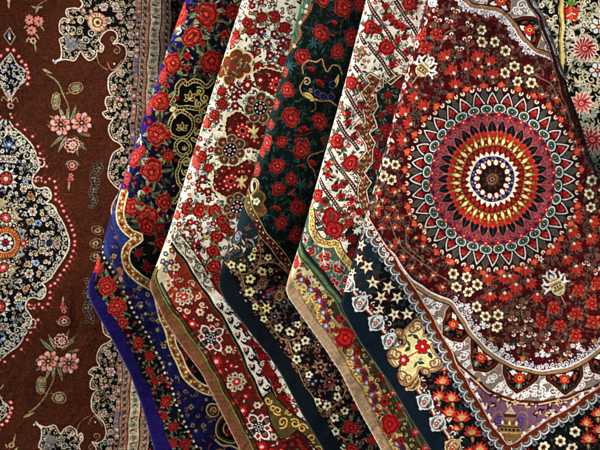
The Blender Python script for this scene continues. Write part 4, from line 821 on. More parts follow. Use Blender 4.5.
    for x, y in ((439,10),(455,14),(435,22),(447,24),(467,27),(452,39),(468,42),(459,52),(522,303),(512,315),(528,317),(513,330),(531,332),(522,341),(545,335),(539,346),(553,346),(586,260),(594,269),(520,330),(600,258),(568,350)):
        W.bell(x, y, 5.8, math.atan2(y-cy, x-cx)+.9*math.sin(x), (112, 78, 60), (232, 216, 200), (160, 70, 50))
    for x, y in ((381,228),(395,228),(407,228),(399,242),(392,246),(403,257),(412,267),(424,247),(430,261),(421,277),(434,275),(442,287),(378,190),(395,193),(382,200),(393,207),(377,213),(399,218),(543,94),(557,98),(554,80),(564,110),(574,125),(372,238),(388,216),(410,214),(424,230),(378,206),(575,142),(583,150),(448,262),(562,88)):
        a = x*1.3; W.star(x, y, 5.4, 5, (150, 92, 70), None, ph=a, inn=.36); W.fan(x, y, 6, a, (206, 58, 40), None, 3, .5); W.el(x, y, 1.4, 1.4, (230, 190, 140)); W.leaf(x, y, 7, 2, a+2.5, (100, 88, 74))
    for P in ([(388,214),(396,238),(414,258),(436,272),(452,284)], [(405,225),(408,245),(424,262)], [(534,75),(550,84),(560,100),(566,118)], [(440,48),(446,34),(456,30)], [(524,300),(522,318),(536,340)]): W.cv(P, 1, (124, 104, 88))
    # lace vases with white antlers
    def lacevase(x, y, a, r=8.5):
        for q in (-1, 1):
            for k, L in enumerate((1.75, 1.5, 1.3)):
                b = a+q*(.25+k*.55); ex, ey = x+r*L*math.cos(b), y+r*L*math.sin(b)
                W.cv([(x+r*.7*math.cos(b-q*.2), y+r*.7*math.sin(b-q*.2)), (x+r*1.2*math.cos(b+q*.12), y+r*1.2*math.sin(b+q*.12)), (ex, ey)], 2.3, (236, 230, 228), 1.5)
                for d in (-1, 1): W.ln([(x+r*L*.85*math.cos(b), y+r*L*.85*math.sin(b)), (ex+2.6*math.cos(b+d*1.1), ey+2.6*math.sin(b+d*1.1))], 1.7, (236, 230, 228)); W.el(ex+3.2*math.cos(b+d*1.1), ey+3.2*math.sin(b+d*1.1), 1.1, 1.1, (226, 180, 176))
        W.el(x, y, r, r*.82, (212, 190, 140), a); W.el(x, y, r*.88, r*.7, (176, 150, 104), a)
        for k in (-2, -1, 0, 1, 2):
            u = k*r*.3; h = r*.66*math.sqrt(max(0, 1-(k*.36)**2)); W.ln([(x+u*math.cos(a)-h*math.sin(a), y+u*math.sin(a)+h*math.cos(a)), (x+u*math.cos(a)+h*math.sin(a), y+u*math.sin(a)-h*math.cos(a))], .9, ((236, 226, 180), (84, 54, 40))[k % 2])
        for k in (-1, 0, 1): W.el(x-k*3*math.sin(a), y+k*3*math.cos(a), 1, 1, (60, 24, 30))
        W.leaf(x+r*.9*math.cos(a), y+r*.9*math.sin(a), 6, 4, a, (232, 226, 222)); W.ln([(x-r*math.cos(a), y-r*math.sin(a)), (x-r*2.2*math.cos(a), y-r*2.2*math.sin(a))], 1, (190, 130, 110))
    lacevase(423, 70, 2.3+PI, 8); lacevase(557, 287, 1.1+PI, 9); W.star(540, 259, 4, 5, (230, 226, 230), (190, 40, 50), inn=.4)
    # ---- the medallion
    def pt(r, a): return cx+r*math.cos(a), cy+r*math.sin(a)*asp
    def wedge(r0, r1, wd, a, col, sh=.5):
        """pointed petal from radius r0 to r1, wd wide"""
        t = np.linspace(0, 1, 9); w_ = wd/2*np.sin(PI*t**sh)**.85; u = r0+(r1-r0)*t; c, n = math.cos(a), math.sin(a)
        P = [(cx+x*c-y*n, cy+(x*n+y*c)*asp) for x, y in zip(u, w_)]+[(cx+x*c-y*n, cy+(x*n+y*c)*asp) for x, y in zip(u[::-1], -w_[::-1])]
        W.poly(P, col)
    N_ = 32
    W.el(cx, cy, 70, 70*asp, (40, 10, 14))
    for k in range(N_):                                  # outer red-tipped palmettes between the petals
        a = (k+.5)*2*PI/N_
        wedge(66, 88, 10.5, a, (30, 14, 16), .75); wedge(70, 86.5, 8, a, (82, 76, 70), .75); x, y = pt(88, a)
        for q in (-1, 1):
            px, py = pt(85.5, a+q*.047); W.curl(px, py, 2.3, a+q*1.2, (238, 214, 170), 1.4, .8, q)
            px, py = pt(88.5, a+q*.022); W.el(px, py, 2.2, 2.2, (206, 62, 42))
        W.leaf(*pt(86, a), 6.5, 4, math.atan2(math.sin(a)*asp, math.cos(a)), (222, 96, 56)); W.el(*pt(85, a), 1.2, 1.2, (150, 30, 30))
    for k in range(N_):
        a = k*2*PI/N_
        wedge(62, 84.5, 14.6, a, (26, 9, 13), .62); wedge(62, 83.0, 12.8, a, (226, 226, 232), .62); wedge(63, 81.2, 10.6, a, (70, 78, 74), .62); wedge(64, 79.6, 8.6, a, (26, 10, 13), .62)
        for q in (-1, 1): px, py = pt(73.6, a+q*.023); W.el(px, py, 1.8, 1.8, (170, 34, 30)); px, py = pt(69.5, a+q*.03); W.el(px, py, .9, .9, (120, 130, 110))
        px, py = pt(76.3, a); W.el(px, py, 1.6, 1.7, (200, 56, 40)); px, py = pt(70.5, a); W.el(px, py, 1.8, 2, (120, 20, 22))
    for k in range(N_):                                  # grey-green eyes with white rims
        a = (k+.5)*2*PI/N_; x, y = pt(66.3, a); an = math.atan2(math.sin(a)*asp, math.cos(a))
        W.el(x, y, 5.4, 6.6, (26, 12, 14), an); W.el(x, y, 4.5, 5.9, (214, 218, 220), an); W.el(x, y, 3.5, 4.8, (84, 104, 84), an); W.el(x, y, 1.9, 2.2, (34, 46, 42), an); W.el(x, y, .8, .8, (150, 176, 160))
    W.el(cx, cy, 62.6, 62.6*asp, (150, 26, 34)); W.el(cx, cy, 60, 60*asp, (150, 68, 76))
    for k in range(N_*2):
        a = k*PI/N_; x, y = pt(60.8, a); W.el(x, y, 2.5, 2.5, (176, 36, 38) if k % 2 else (110, 40, 70)); W.el(x, y, 1, 1, (236, 150, 140) if k % 2 else (60, 24, 60))
    for k in range(N_*3):
        a = (k+.5)*2*PI/N_/3; x, y = pt(56.5, a); W.leaf(x, y, 4, 1.6, a+1.2*(-1)**k, (96, 36, 64) if k % 2 else (184, 104, 100)); x, y = pt(51.5, a); W.el(x, y, 1.1, 1.1, ((200, 122, 112), (90, 40, 74), (160, 50, 50))[k % 3])
    for k in range(N_):
        a = (k+.5)*2*PI/N_; W.el(*pt(53, a), 1.4, 1.8, (104, 50, 84)); W.el(*pt(48, a), 1.4, 1.8, (188, 112, 104)); W.ln([pt(46, a), pt(58, a)], .6, (176, 100, 90))
    W.el(cx, cy, 44.5, 44.5*asp, (122, 56, 32))
    for k in range(N_):
        a = k*2*PI/N_
        wedge(42, 56.2, 9.2, a, (170, 84, 70), .6); wedge(43.4, 55.2, 8.0, a, (24, 26, 36), .6); W.ln([pt(47, a), pt(52.5, a)], .7, (62, 70, 84))
        for q in (-1, 1): W.el(*pt(42.6, a+q*.04), 1.9, 1.9, (190, 34, 30))
        W.el(*pt(44.8, a), 1.7, 1.7, (206, 54, 40))
    for k in range(N_):
        a = (k+.5)*2*PI/N_
        wedge(29, 44, 3.6, a, (150, 114, 48), .9); wedge(32.6, 40, 3.1, a, (226, 206, 116), .85); W.el(*pt(36, a), 1.2, 1.2, (246, 236, 180))
        b = k*2*PI/N_; wedge(28, 41, 3.4, b, (130, 30, 26), .9); W.el(*pt(38.6, b), 1.3, 1.3, (206, 110, 60)); W.el(*pt(33, b), .9, .9, (196, 150, 80))
    W.el(cx, cy, 29.5, 29.5*asp, (112, 22, 20))
    for k in range(N_): W.el(*pt(28.3, k*2*PI/N_), 1.7, 1.7, (160, 40, 28)); W.el(*pt(30.5, (k+.5)*2*PI/N_), 1.3, 1.3, (96, 14, 16))
    for k in range(28):
        a = k*2*PI/28; wedge(20, 27, 5.0, a, (240, 226, 178), .55)
    W.el(cx, cy, 22.8, 22.8*asp, (240, 226, 178)); W.el(cx, cy, 21.8, 21.8*asp, (56, 44, 92))
    for k in range(40): W.el(*pt(20.2, k*PI/20), 1.1, 1.1, ((96, 84, 150), (130, 110, 160), (30, 20, 50))[k % 3])
    W.el(cx, cy, 18.2, 18.2*asp, (96, 18, 28))
    for k in range(14):
        a = k*2*PI/14; wedge(11.5, 18.8, 4.6, a, (238, 222, 180), 1.4); b = a+PI/14; W.el(*pt(15.8, b), 1.7, 1.7, (120, 26, 34)); W.el(*pt(17.6, b), .9, .9, (216, 180, 150))
    W.el(cx, cy, 13.2, 13.2*asp, (36, 16, 16))
    for k in range(10): wedge(2, 11.6, 4.2, k*PI/5, (58, 32, 26), .8); W.ln([pt(4, k*PI/5), pt(9, k*PI/5)], .6, (90, 56, 42))
    for k in range(10): W.el(*pt(4.6, (k+.5)*PI/5), 1.3, 1.3, (120, 84, 62))
    W.fl(cx, cy, 3, 6, (130, 96, 70), (60, 30, 24))
    # ---- frame of the field: tan line, lace, arches, then the corner
    Q = spl([(352,190),(362,212),(371,224),(380,237),(395,257),(410,277),(425,289),(440,296),(453,302),(461,314),(472,331),(484,345),(500,357),(520,366),(542,370),(567,367),(585,358),(602,344),(625,326),(660,300),(710,262)], 6)
    R_ = spl([(352,196),(360,214),(370,230),(379,242),(392,261),(407,284),(416,298),(428,317),(442,338),(455,357),(470,374),(488,389),(508,398),(530,402),(552,400),(575,394),(598,384),(625,370),(670,345),(710,322)], 6)
    zoneQ = [tuple(p) for p in Q]+[(710,515),(310,515),(310,190)]
    W.poly(zoneQ, (134, 118, 112))
    # white spirals
    W.zone([tuple(p) for p in Q]+[tuple(p) for p in R_[::-1]])
    for (x, y, r) in ((420,293,4),(412,287,3),(427,301,4.5),(437,307,5.5),(430,312,4),(436,322,4),(450,338,4),(457,346,5.5),(463,356,5),(448,346,3.5),(467,364,3.5),(505,385,5),(491,378,4.5),(498,388,4),(513,386,4),(487,370,4),(478,366,3),(523,397,5.5),(531,391,5.5),(539,392,5),(546,396,4),(553,391,5),(528,382,3),(543,382,3),(561,394,4),(575,380,5),(585,375,6),(592,366,5),(580,387,4),(600,374,5),(598,360,4),(612,365,5),(516,395,3),(508,392,4),(471,372,4),(625,350,6),(640,345,6),(610,352,5)):
        for q in (0, 1, 2): W.curl(x+(q % 2)*r*.7-(q//2)*r*.8, y-(q % 2)*r*.5+(q//2)*r*.7, r*(1-.22*q), x+q*2, (236, 234, 238), 1.2, 1.35, 1 if (int(x)+q) % 2 else -1)
    for k in range(46):
        i = rnd.randrange(len(Q)); x, y = Q[i]; W.el(x-rnd.uniform(2, 14), y+rnd.uniform(6, 26), .8, .8, (210, 206, 212))
    W.zone(None)
    # arches
    def arch(P, fx, fy, a):
        P = [tuple(p) for p in resamp(P+[P[0]], 2.5)[0]]; c = np.mean(P, 0); P2 = [tuple(c+(np.array(p)-c)*.92) for p in P]; P3 = [tuple(c+(np.array(p)-c)*.80) for p in P]
        W.ln(P+[P[0]], 1.4, (196, 160, 130)); W.poly(P, (52, 20, 18)); W.poly(P2, (84, 36, 26)); W.poly(P3, (18, 14, 16))
        W.fill(P3, 4.5, [f_leaf(W, (50, 60, 50), 4, 2), f_leaf(W, (70, 76, 70), 4, 1.6), f_dot(W, (120, 80, 50))], int(fx))
        ca, sa = math.cos(a), math.sin(a)
        for q in (-1, 1):
            W.leaf(fx-ca*3+sa*q*11, fy-sa*3-ca*q*11, 7, 3, a+.3*q, (150, 56, 32)); 
            W.leaf(fx-ca*1, fy-sa*1, 11, 4.6, a+PI+q*1.15, (232, 228, 226)); W.curl(fx-ca*5+sa*q*6, fy-sa*5-ca*q*6, 2.4, a, (236, 230, 226), 1.2, 1, q)
            W.leaf(fx, fy, 8, 3, a+q*.9, (56, 70, 58)); W.leaf(fx+ca*3, fy+sa*3, 9, 3, a+q*.35, (90, 100, 84))
        W.fl(fx+ca, fy+sa, 5.6, 6, (206, 56, 36), (230, 190, 90), (90, 20, 18), ph=a); W.el(fx+ca, fy+sa, 1.1, 1.1, (120, 30, 26)); W.leaf(fx+ca*6, fy+sa*6, 6, 2.4, a, (150, 160, 150))
    arch([(452,304),(446,311),(442,322),(443,335),(452,341),(462,342),(471,335),(466,325),(459,314)], 454, 324, 2.5)
    arch([(472,334),(470,345),(470,358),(474,371),(486,372),(496,368),(502,361),(496,354),(484,345)], 482, 357, 2.2)
    arch([(504,362),(502,374),(507,385),(517,394),(528,388),(537,380),(540,371),(530,368),(516,365)], 519, 377, 1.62)
    arch([(545,371),(545,380),(554,387),(566,395),(576,388),(583,376),(583,361),(570,367),(556,370)], 564, 378, 1.5)
    arch([(588,360),(592,372),(604,376),(618,370),(624,356),(622,340),(612,342),(600,348)], 606, 358, 1.1)
    arch([(628,338),(634,350),(646,352),(660,342),(662,325),(656,312),(640,320)], 645, 333, 1.0)
    W.ln(off(Q, 2.2)[12:], 5.4, (152, 118, 84)); W.ln(off(Q, 4.9)[12:], 1.2, (70, 40, 30)); W.ln(resamp(Q, 2)[0], 1.6, (224, 218, 230))
    # lace over the field
    Qs, T = resamp(Q, 3.6)
    for k in range(len(Qs)):
        x, y = Qs[k]
        if x < 452: continue
        nx, ny = T[k][1], -T[k][0]
        for j in range(3): W.el(x+nx*(1.6+2.2*j)*(1+.5*math.sin(k*.9)), y+ny*(1.6+2.2*j)*(1+.5*math.sin(k*.9)), .95-.1*j, .95-.1*j, ((190, 190, 204), (96, 98, 128), (206, 202, 212))[(k+j) % 3])
        if k % 2: W.curl(x+nx*3.6, y+ny*3.6, 2.8, k*2, (222, 222, 230), .9, 1.3, 1)
    for (x, y, a) in ((507,349,-2.0),(542,355,-1.57),(577,348,-1.2),(483,327,-.9-PI/2+.6),(466,308,-.9),(607,329,-1.0)):
        for q in (-1, 0, 1):
            for j in range(4): W.el(x+math.cos(a)*(j*2-1)-math.sin(a)*q*(6-j*2), y+math.sin(a)*(j*2-1)+math.cos(a)*q*(6-j*2), 1.0, 1.0, (216, 214, 224)); 
            W.curl(x-math.sin(a)*q*5, y+math.cos(a)*q*5, 2.4, a+q, (228, 226, 238), 1.1, 1.1, 1)
    for (x, y) in ((523,358),(561,359),(595,340),(491,338)): W.star(x, y, 5, 5, (96, 100, 70), None, ph=-1.5, inn=.35); W.el(x, y+1, 2, 2, (206, 104, 40))
    # purple corner with its vase
    TL, TB, TR = (463, 377), (497, 441), (604, 388)
    W.poly([(455,357)]+[tuple(p) for p in R_ if 455 < p[0] < 640]+[(640,362),(500,446),(494,440)], (118, 80, 106))
    W.ln(R_, 2.2, (96, 40, 30)); W.ln(off(R_, 2.2), 1.3, (196, 164, 116)); W.ln(off(R_, 3.6), .9, (70, 30, 40))
    for (x, y) in ((474,389),(480,397),(486,407),(478,382),(492,393),(500,398),(494,405),(508,404),(515,402),(527,406),(536,404),(540,410),(549,407),(556,403),(563,402),(535,414),(547,414),(553,412),(575,400),(586,396)):
        W.fl(x, y, 2.6, 5, rnd.choice(((206, 164, 104), (34, 30, 40), (210, 170, 110), (34, 34, 44))), (130, 60, 50), None, ph=x); W.leaf(x, y, 5, 2, x, (36, 36, 44)); W.leaf(x, y, 5, 1.6, y, (206, 170, 116))
    W.curl(560, 402, 4, 3, (206, 150, 110), 1.2, 1, 1)
    vx, vy = 510, 430
    for q in (-1, 1):
        W.cv([(vx+q*6,vy-12),(vx+q*11,vy-18),(vx+q*17,vy-14),(vx+q*17,vy-4),(vx+q*13,vy+5)], 1.7, (130, 108, 70)); W.el(vx+q*11, vy-9, 5.4, 7, (110, 76, 128)); W.curl(vx+q*11, vy-9, 4.4, q, (60, 60, 76), 1, 1.5, q)
    W.poly(spl([(vx-11,vy-2),(vx-13,vy+5),(vx-10,vy+13),(vx-5,vy+17),(vx+5,vy+17),(vx+10,vy+13),(vx+13,vy+5),(vx+11,vy-2),(vx+5,vy-8),(vx+4,vy-14),(vx-4,vy-14),(vx-5,vy-8)], 4, True), (126, 104, 62))
    W.poly([(vx-7,vy-15),(vx+7,vy-15),(vx+4,vy-18),(vx,vy-24),(vx-4,vy-18)], (160, 150, 130)); W.poly([(vx-8,vy-16),(vx+8,vy-16),(vx+6,vy-13),(vx-6,vy-13)], (84, 36, 28))
    for dy, c in ((-3, (80, 30, 26)), (3, (196, 150, 76)), (7, (150, 80, 50)), (10, (92, 100, 66))): W.ln([(vx-11, vy+dy), (vx+11, vy+dy)], 1.3, c)
    for k in range(-2, 3): W.el(vx+k*4, vy, 1.4, 1.4, (70, 20, 24)); W.leaf(vx+k*3.6, vy-5, 5, 2.4, -PI/2, (230, 214, 180) if k % 2 == 0 else (150, 30, 30))
    W.star(vx, vy+13, 3.5, 5, (216, 206, 150), (130, 90, 50), inn=.4)
    for P, q in (([(463,377),(497,438)], 1), ([(525,438),(604,386)], -1)):
        Qt, Tt = resamp(P, 11)
        for k, (x, y) in enumerate(Qt):
            x += 2.6*q if q > 0 else -1; y -= 1.5 if q > 0 else 3
            for d in (-1, 0, 1): W.el(x+d*2, y+(abs(d)*1.5), 1.7, 1.9, (236, 230, 236)); 
            W.el(x, y-1.6, 1.6, 1.8, (240, 236, 240))
    # ---- corner ground with cream lilies and red blossoms
    P1 = spl([(358,214),(364,226),(374,241),(383,254),(394,271),(404,285),(412,298),(421,312),(430,328),(442,350),(453,372),(463,389),(474,408),(486,428),(498,445),(508,452),(522,446),(535,437),(550,427),(567,417),(583,407),(600,395),(640,372),(710,332)], 6)
    W.poly([tuple(p) for p in P1]+[(710,515),(310,515),(310,214)], (13, 15, 20))
    W.poly([(310,214),(358,214),(372,242),(382,268),(372,300),(310,300)], (24, 50, 58))
    Z = [(350,228),(372,242),(412,302),(440,355),(486,435),(500,460),(540,442),(610,400),(710,345),(710,515),(470,515),(440,440),(395,360),(352,285)]
    W.fill(Z, 6, [f_leaf(W, (36, 56, 56), 7, 2.4), f_leaf(W, (70, 60, 50), 6, 2), f_twig(W, (60, 54, 44), (44, 64, 58), 7), f_fl(W, (110, 30, 28), (40, 14, 14), 2, 5), f_leaf(W, (24, 40, 44), 8, 3)], 85)
    for (x, y, r) in ((361,245,6),(358,259,6.4),(367,267,7),(373,283,7.4),(388,287,7.4),(381,297,7),(397,298,6.4),(380,309,5.5),(397,303,0),(394,315,6.8),(407,314,6.6),(352,272,5)):
        if r: W.star(x, y, r, 5, (236, 222, 176), None, ph=x*.7, inn=.42, ln=(96, 60, 34)); W.star(x, y, r*.4, 5, (160, 96, 50), (90, 30, 20), ph=x*.7+.6)
    for (x, y, r) in ((442,379,6),(439,394,6),(452,396,6),(449,411,6.4),(462,415,6.6),(457,427,4),(472,430,6.6),(480,447,6.5),(444,367,4),(492,458,6.5),(587,421,5.4),(588,437,6),(598,411,6),(599,428,5.6),(470,450,5),(505,470,6),(610,402,5)):
        W.fan(x, y+r*.7, r*1.6, -PI/2+.2*math.sin(x), (206, 48, 36), None, 7, 1.5); W.fan(x, y+r*.5, r*1.0, -PI/2, (226, 110, 70), None, 5, 1.2); W.el(x, y+r*.4, r*.5, r*.45, (196, 150, 100)); W.leaf(x, y+r, r, r*.5, 1.5, (150, 120, 70))
    for (x, y, r) in ((575,432,5.5),(560,441,6),(544,447,5.6),(572,448,5.6),(556,458,5.6),(584,457,5.6),(613,425,5.6),(620,440,5.6)):
        W.fl(x, y, r, 6, (236, 222, 176), None, (60, 40, 30), ph=x*.3, lw=.6); W.fl(x, y, r*.5, 6, (110, 60, 34), (40, 16, 14))
    # chain of white rosettes along the hem
    ch = [(340,268),(347,284),(361,303),(376,323),(390,341),(402,362),(412,382),(425,402),(438,423),(453,447),(468,472),(490,515)]
    H2 = spl(ch, 8)
    W.hem = [(310,262)]+[tuple(p+(-11, 7)) for p in H2]+[(310,515)]
    W.poly([(310,258)]+[tuple(p+(-3, 2)) for p in H2]+[(310,515)], (14, 34, 48))
    A = off(H2, -4.5); Qc, Tc = resamp(A[4:], 3.6)
    for k, (x, y) in enumerate(Qc): W.fl(x-Tc[k][1]*1.5*math.sin(k*.75), y+Tc[k][0]*1.5*math.sin(k*.75), 1.3, 5, (218, 216, 220), None); 
    W.ln([tuple(p) for p in off(H2, -1.5)], 4.4, (130, 60, 48)); W.ln([tuple(p) for p in off(H2, -1.5)], 2, (214, 180, 160)); 
    Qd, Td = resamp(off(H2, -9), 8)
    for k, (x, y) in enumerate(Qd):
        if y > 290: W.curl(x-Td[k][1]*2*math.sin(k*2.1), y+Td[k][0]*2*math.sin(k*2.1), 3, k*1.9, (222, 220, 224), 1.1, .7, 1 if k % 2 else -1)
    for (x, y) in ((371,307),(385,327),(424,386),(437,408),(450,430),(398,332)): W.el(x, y, 2.8, 2.8, (110, 46, 40)); W.el(x, y, 1.2, 1.2, (70, 24, 22))
    for i, (x, y) in enumerate(ch[1:]):
        if i in (4,): continue
        tan_ = i in (5, 8, 10)
        c = (186, 156, 108) if tan_ else (208, 208, 212)
        W.el(x, y, 9, 9, (30, 18, 20)); W.el(x, y, 8.2, 8.2, c); [W.el(x+8*math.cos(q_), y+8*math.sin(q_), 2, 2, c) for q_ in (-2.6, -.9, .6, 2.2)]; W.el(x, y, 6.9, 6.9, (100, 112, 100) if not tan_ else (120, 84, 54)); W.leaf(x-5, y+3, 9, 3.4, -.6, (60, 76, 66)); W.leaf(x-3, y-4, 8, 3, .5, (150, 160, 146)); W.leaf(x+1, y+2, 6, 2.6, 1.2, (60, 76, 66))
        W.curl(x+2, y-2, 4.6, 3, c, 1.8, 1.1, 1); W.curl(x-2, y+2, 3.6, 0, c, 1.3, 1.1, 1)
        for a in (.3, 2.4, 4.4): W.leaf(x, y, 5, 1.6, a, (210, 212, 206) if not tan_ else (190, 150, 100))
        W.fl(x-.5, y+.3, 2.6, 5, (190, 32, 40), (236, 190, 180))
    # cream cartouche
    cp = [(404,334),(411,325),(418,322),(424,328),(424,336),(432,334),(436,339),(431,345),(433,352),(440,358),(440,366),(430,370),(420,368),(416,375),(408,382),(401,380),(400,370),(404,362),(397,366),(391,358),(392,349),(399,347),(404,344)]
    W.poly(spl([tuple(np.array((415,352))+(np.array(p)-(415,352))*1.16) for p in cp], 4, True), (40, 20, 18)); W.poly(spl([tuple(np.array((415,352))+(np.array(p)-(415,352))*1.12) for p in cp], 4, True), (150, 116, 80)); W.poly(spl(cp, 4, True), (226, 208, 142)); [W.ring(x, y, 4.6, 1.5, (112, 74, 52)) for x, y in ((392,354),(402,376),(438,362),(432,336),(417,326),(402,340))]; W.cv([tuple(np.array((415,352))+(np.array(p)-(415,352))*.93) for p in cp], .8, (120, 84, 56), closed=True)
    for (x, y, r, a, d) in ((413,328,5,0,1),(397,355,5.4,3,-1),(434,363,5.5,0,1),(408,378,4.6,2,1),(425,372,5,1,-1),(404,338,3.6,3,1),(434,340,3,5,1),(399,333,5,1,-1)): W.curl(x, y, r, a, (140, 98, 66), 2.2, 1.2, d); W.curl(x, y, r*.5, a, (206, 180, 130), 1, 1, d)
    for (x, y, a) in ((414,334,.9),(418,362,.3),(410,346,2.4),(428,352,1)): W.leaf(x, y, 8, 4, a, (64, 70, 54)); W.leaf(x, y, 7, 3, a+1.9, (84, 90, 72))
    W.cv([(420,350),(412,354),(405,360)], 1.4, (170, 30, 36)); W.fl(422, 347, 7, 6, (190, 22, 34), None, (110, 10, 20)); W.el(422, 347, 1.4, 1.4, (240, 200, 120)); W.fl(404, 360, 5, 5, (176, 30, 40), (236, 190, 160), (96, 20, 24)); W.fl(421, 360, 2.6, 6, (150, 160, 120), (70, 80, 60))
    # scalloped ribbon and brown line
    n1 = off(P1, -5.4); W.ln(off(P1, -4.2), 4.6, (112, 42, 26)); W.ln(off(P1, -7), 1.2, (60, 20, 16)); 
    Qs, T = resamp(P1, 11.2)
    for k, (x, y) in enumerate(Qs):
        ang = math.atan2(T[k][1], T[k][0]); nx, ny = T[k][1], -T[k][0]     # to the field
        sx, sy = x+nx*2, y+ny*2
        W.el(sx, sy, 6.2, 6.2, (30, 20, 20)); W.el(sx, sy, 5.7, 5.7, (214, 214, 220)); W.el(sx+nx*.3, sy+ny*.3, 4.8, 4.8, (96, 96, 82)); W.curl(sx, sy, 2.6, ang, (150, 150, 140), .8, 1, 1); W.el(sx+nx*2.6, sy+ny*2.6, 4.0, 3.6, (110, 42, 22))
    for k, (x, y) in enumerate(Qs):
        nx, ny = T[k][1], -T[k][0]; mx_, my_ = x+T[k][0]*5.6, y+T[k][1]*5.6
        W.fl(mx_-nx*4, my_-ny*4, 2.4, 4, (90, 96, 110), (30, 20, 30), (150, 150, 160), lw=.5)
    W.ln(off(P1, -5.6), 3.6, (112, 40, 26)); W.ln(off(P1, -7.4), 1., (206, 170, 140)); 
    # white ribbon edge where the frame starts at the fold
    for k in range(10): W.curl(362+k*3.2, 214+k*5, 2.4, k, (236, 232, 236), 1.2, 1.1, 1)
    # ---- frame at the upper right
    Q2 = spl([(430,-50),(452,-12),(463,1),(473,9),(486,10),(500,14),(513,28),(523,42),(533,52),(546,57),(556,64),(566,80),(580,100),(600,140)], 6)
    W.poly([tuple(p) for p in Q2]+[(700,140),(700,-50)], (136, 122, 114))
    W.zone([tuple(p) for p in Q2]+[(700,140),(700,-50)])
    for (x, y, r) in ((522,5,5.5),(517,10,4),(530,12,4),(535,17,3.6),(548,48,6),(545,38,3.6),(555,53,5),(546,31,3.4),(540,54,3),(497,-8,6),(487,-2,5),(478,-2,5),(550,22,3),(560,66,4),(538,4,4),(470,-8,5),(525,-6,5)):
        W.curl(x, y, r, x, (236, 234, 240), 1.4, 1.6, 1 if int(x) % 2 else -1); W.curl(x+r*.8, y+r*.6, r*.6, x+2, (226, 224, 232), 1.1, 1.2, -1)
    W.zone(None)
    def arch2(P, fx, fy, a): arch(P, fx, fy, a)
    arch2([(511,18),(522,16),(534,17),(543,22),(542,36),(537,46),(534,52),(526,44),(518,32)], 529, 31, -.55)
    arch2([(486,8),(490,-6),(498,-14),(506,-8),(512,2),(511,12),(503,13)], 501, 2, -1.2)
    W.ln(off(Q2, -3.0)[14:], 4.6, (150, 112, 84)); W.ln(off(Q2, -5.4)[14:], 1.2, (70, 40, 34)) 
    Qs, T = resamp(Q2, 3.2)
    for k, (x, y) in enumerate(Qs):
        nx, ny = -T[k][1], T[k][0]; f = 2.6 if x < 536 else .4
        for j in range(3 if f > 1 else 1): W.el(x+nx*j*f*.8*(1+.6*math.sin(k)), y+ny*j*f*.8*(1+.6*math.sin(k)), 1.3, 1.3, ((190, 190, 206), (96, 98, 128), (206, 204, 214))[(k+j) % 3])
        if f > 1 and k % 2: W.curl(x+nx*3, y+ny*3, 2.6, k, (220, 218, 228), .9, 1.3, 1)
    W.ln(resamp(Q2, 2)[0], 1.2, (226, 220, 230))
    for x, y, r in ((432,2,6),(428,-8,6),(438,-6,5)): W.el(x, y, r, r*.8, (206, 206, 222)); W.curl(x, y, r*.6, 1, (120, 120, 150), 1, 1.3, 1)
    # outer edge of the frame
    XR = [(x-4, y) for x, y in RSIL[:9]]
    W.ln([(x-1.5, y) for x, y in XR], 3, (64, 30, 26)); W.ln([(x-4.5, y) for x, y in XR], 1.2, (120, 84, 66))
    # washed pink stems down the fold, its pale sheen painted into their colour
    for k in range(34):
        y = -30+k*8; x = np.interp(y, [-40, 0, 225, 250], [444, 433, 369, 362])
        W.leaf(x-4+rnd.uniform(-4, 3), y, 7, 2.6, rnd.uniform(0, 6), rnd.choice(((206, 130, 120), (226, 200, 190), (190, 60, 60), (130, 140, 130), (220, 180, 160))))
    for (x, y) in ((405,86),(398,98),(392,118),(388,140),(380,154),(378,168),(372,190),(412,60),(418,44),(408,77)): W.fl(x-3, y, 4, 5, (222, 190, 180), (190, 70, 66), (130, 40, 44))
    W.speck(.10, 6); return W

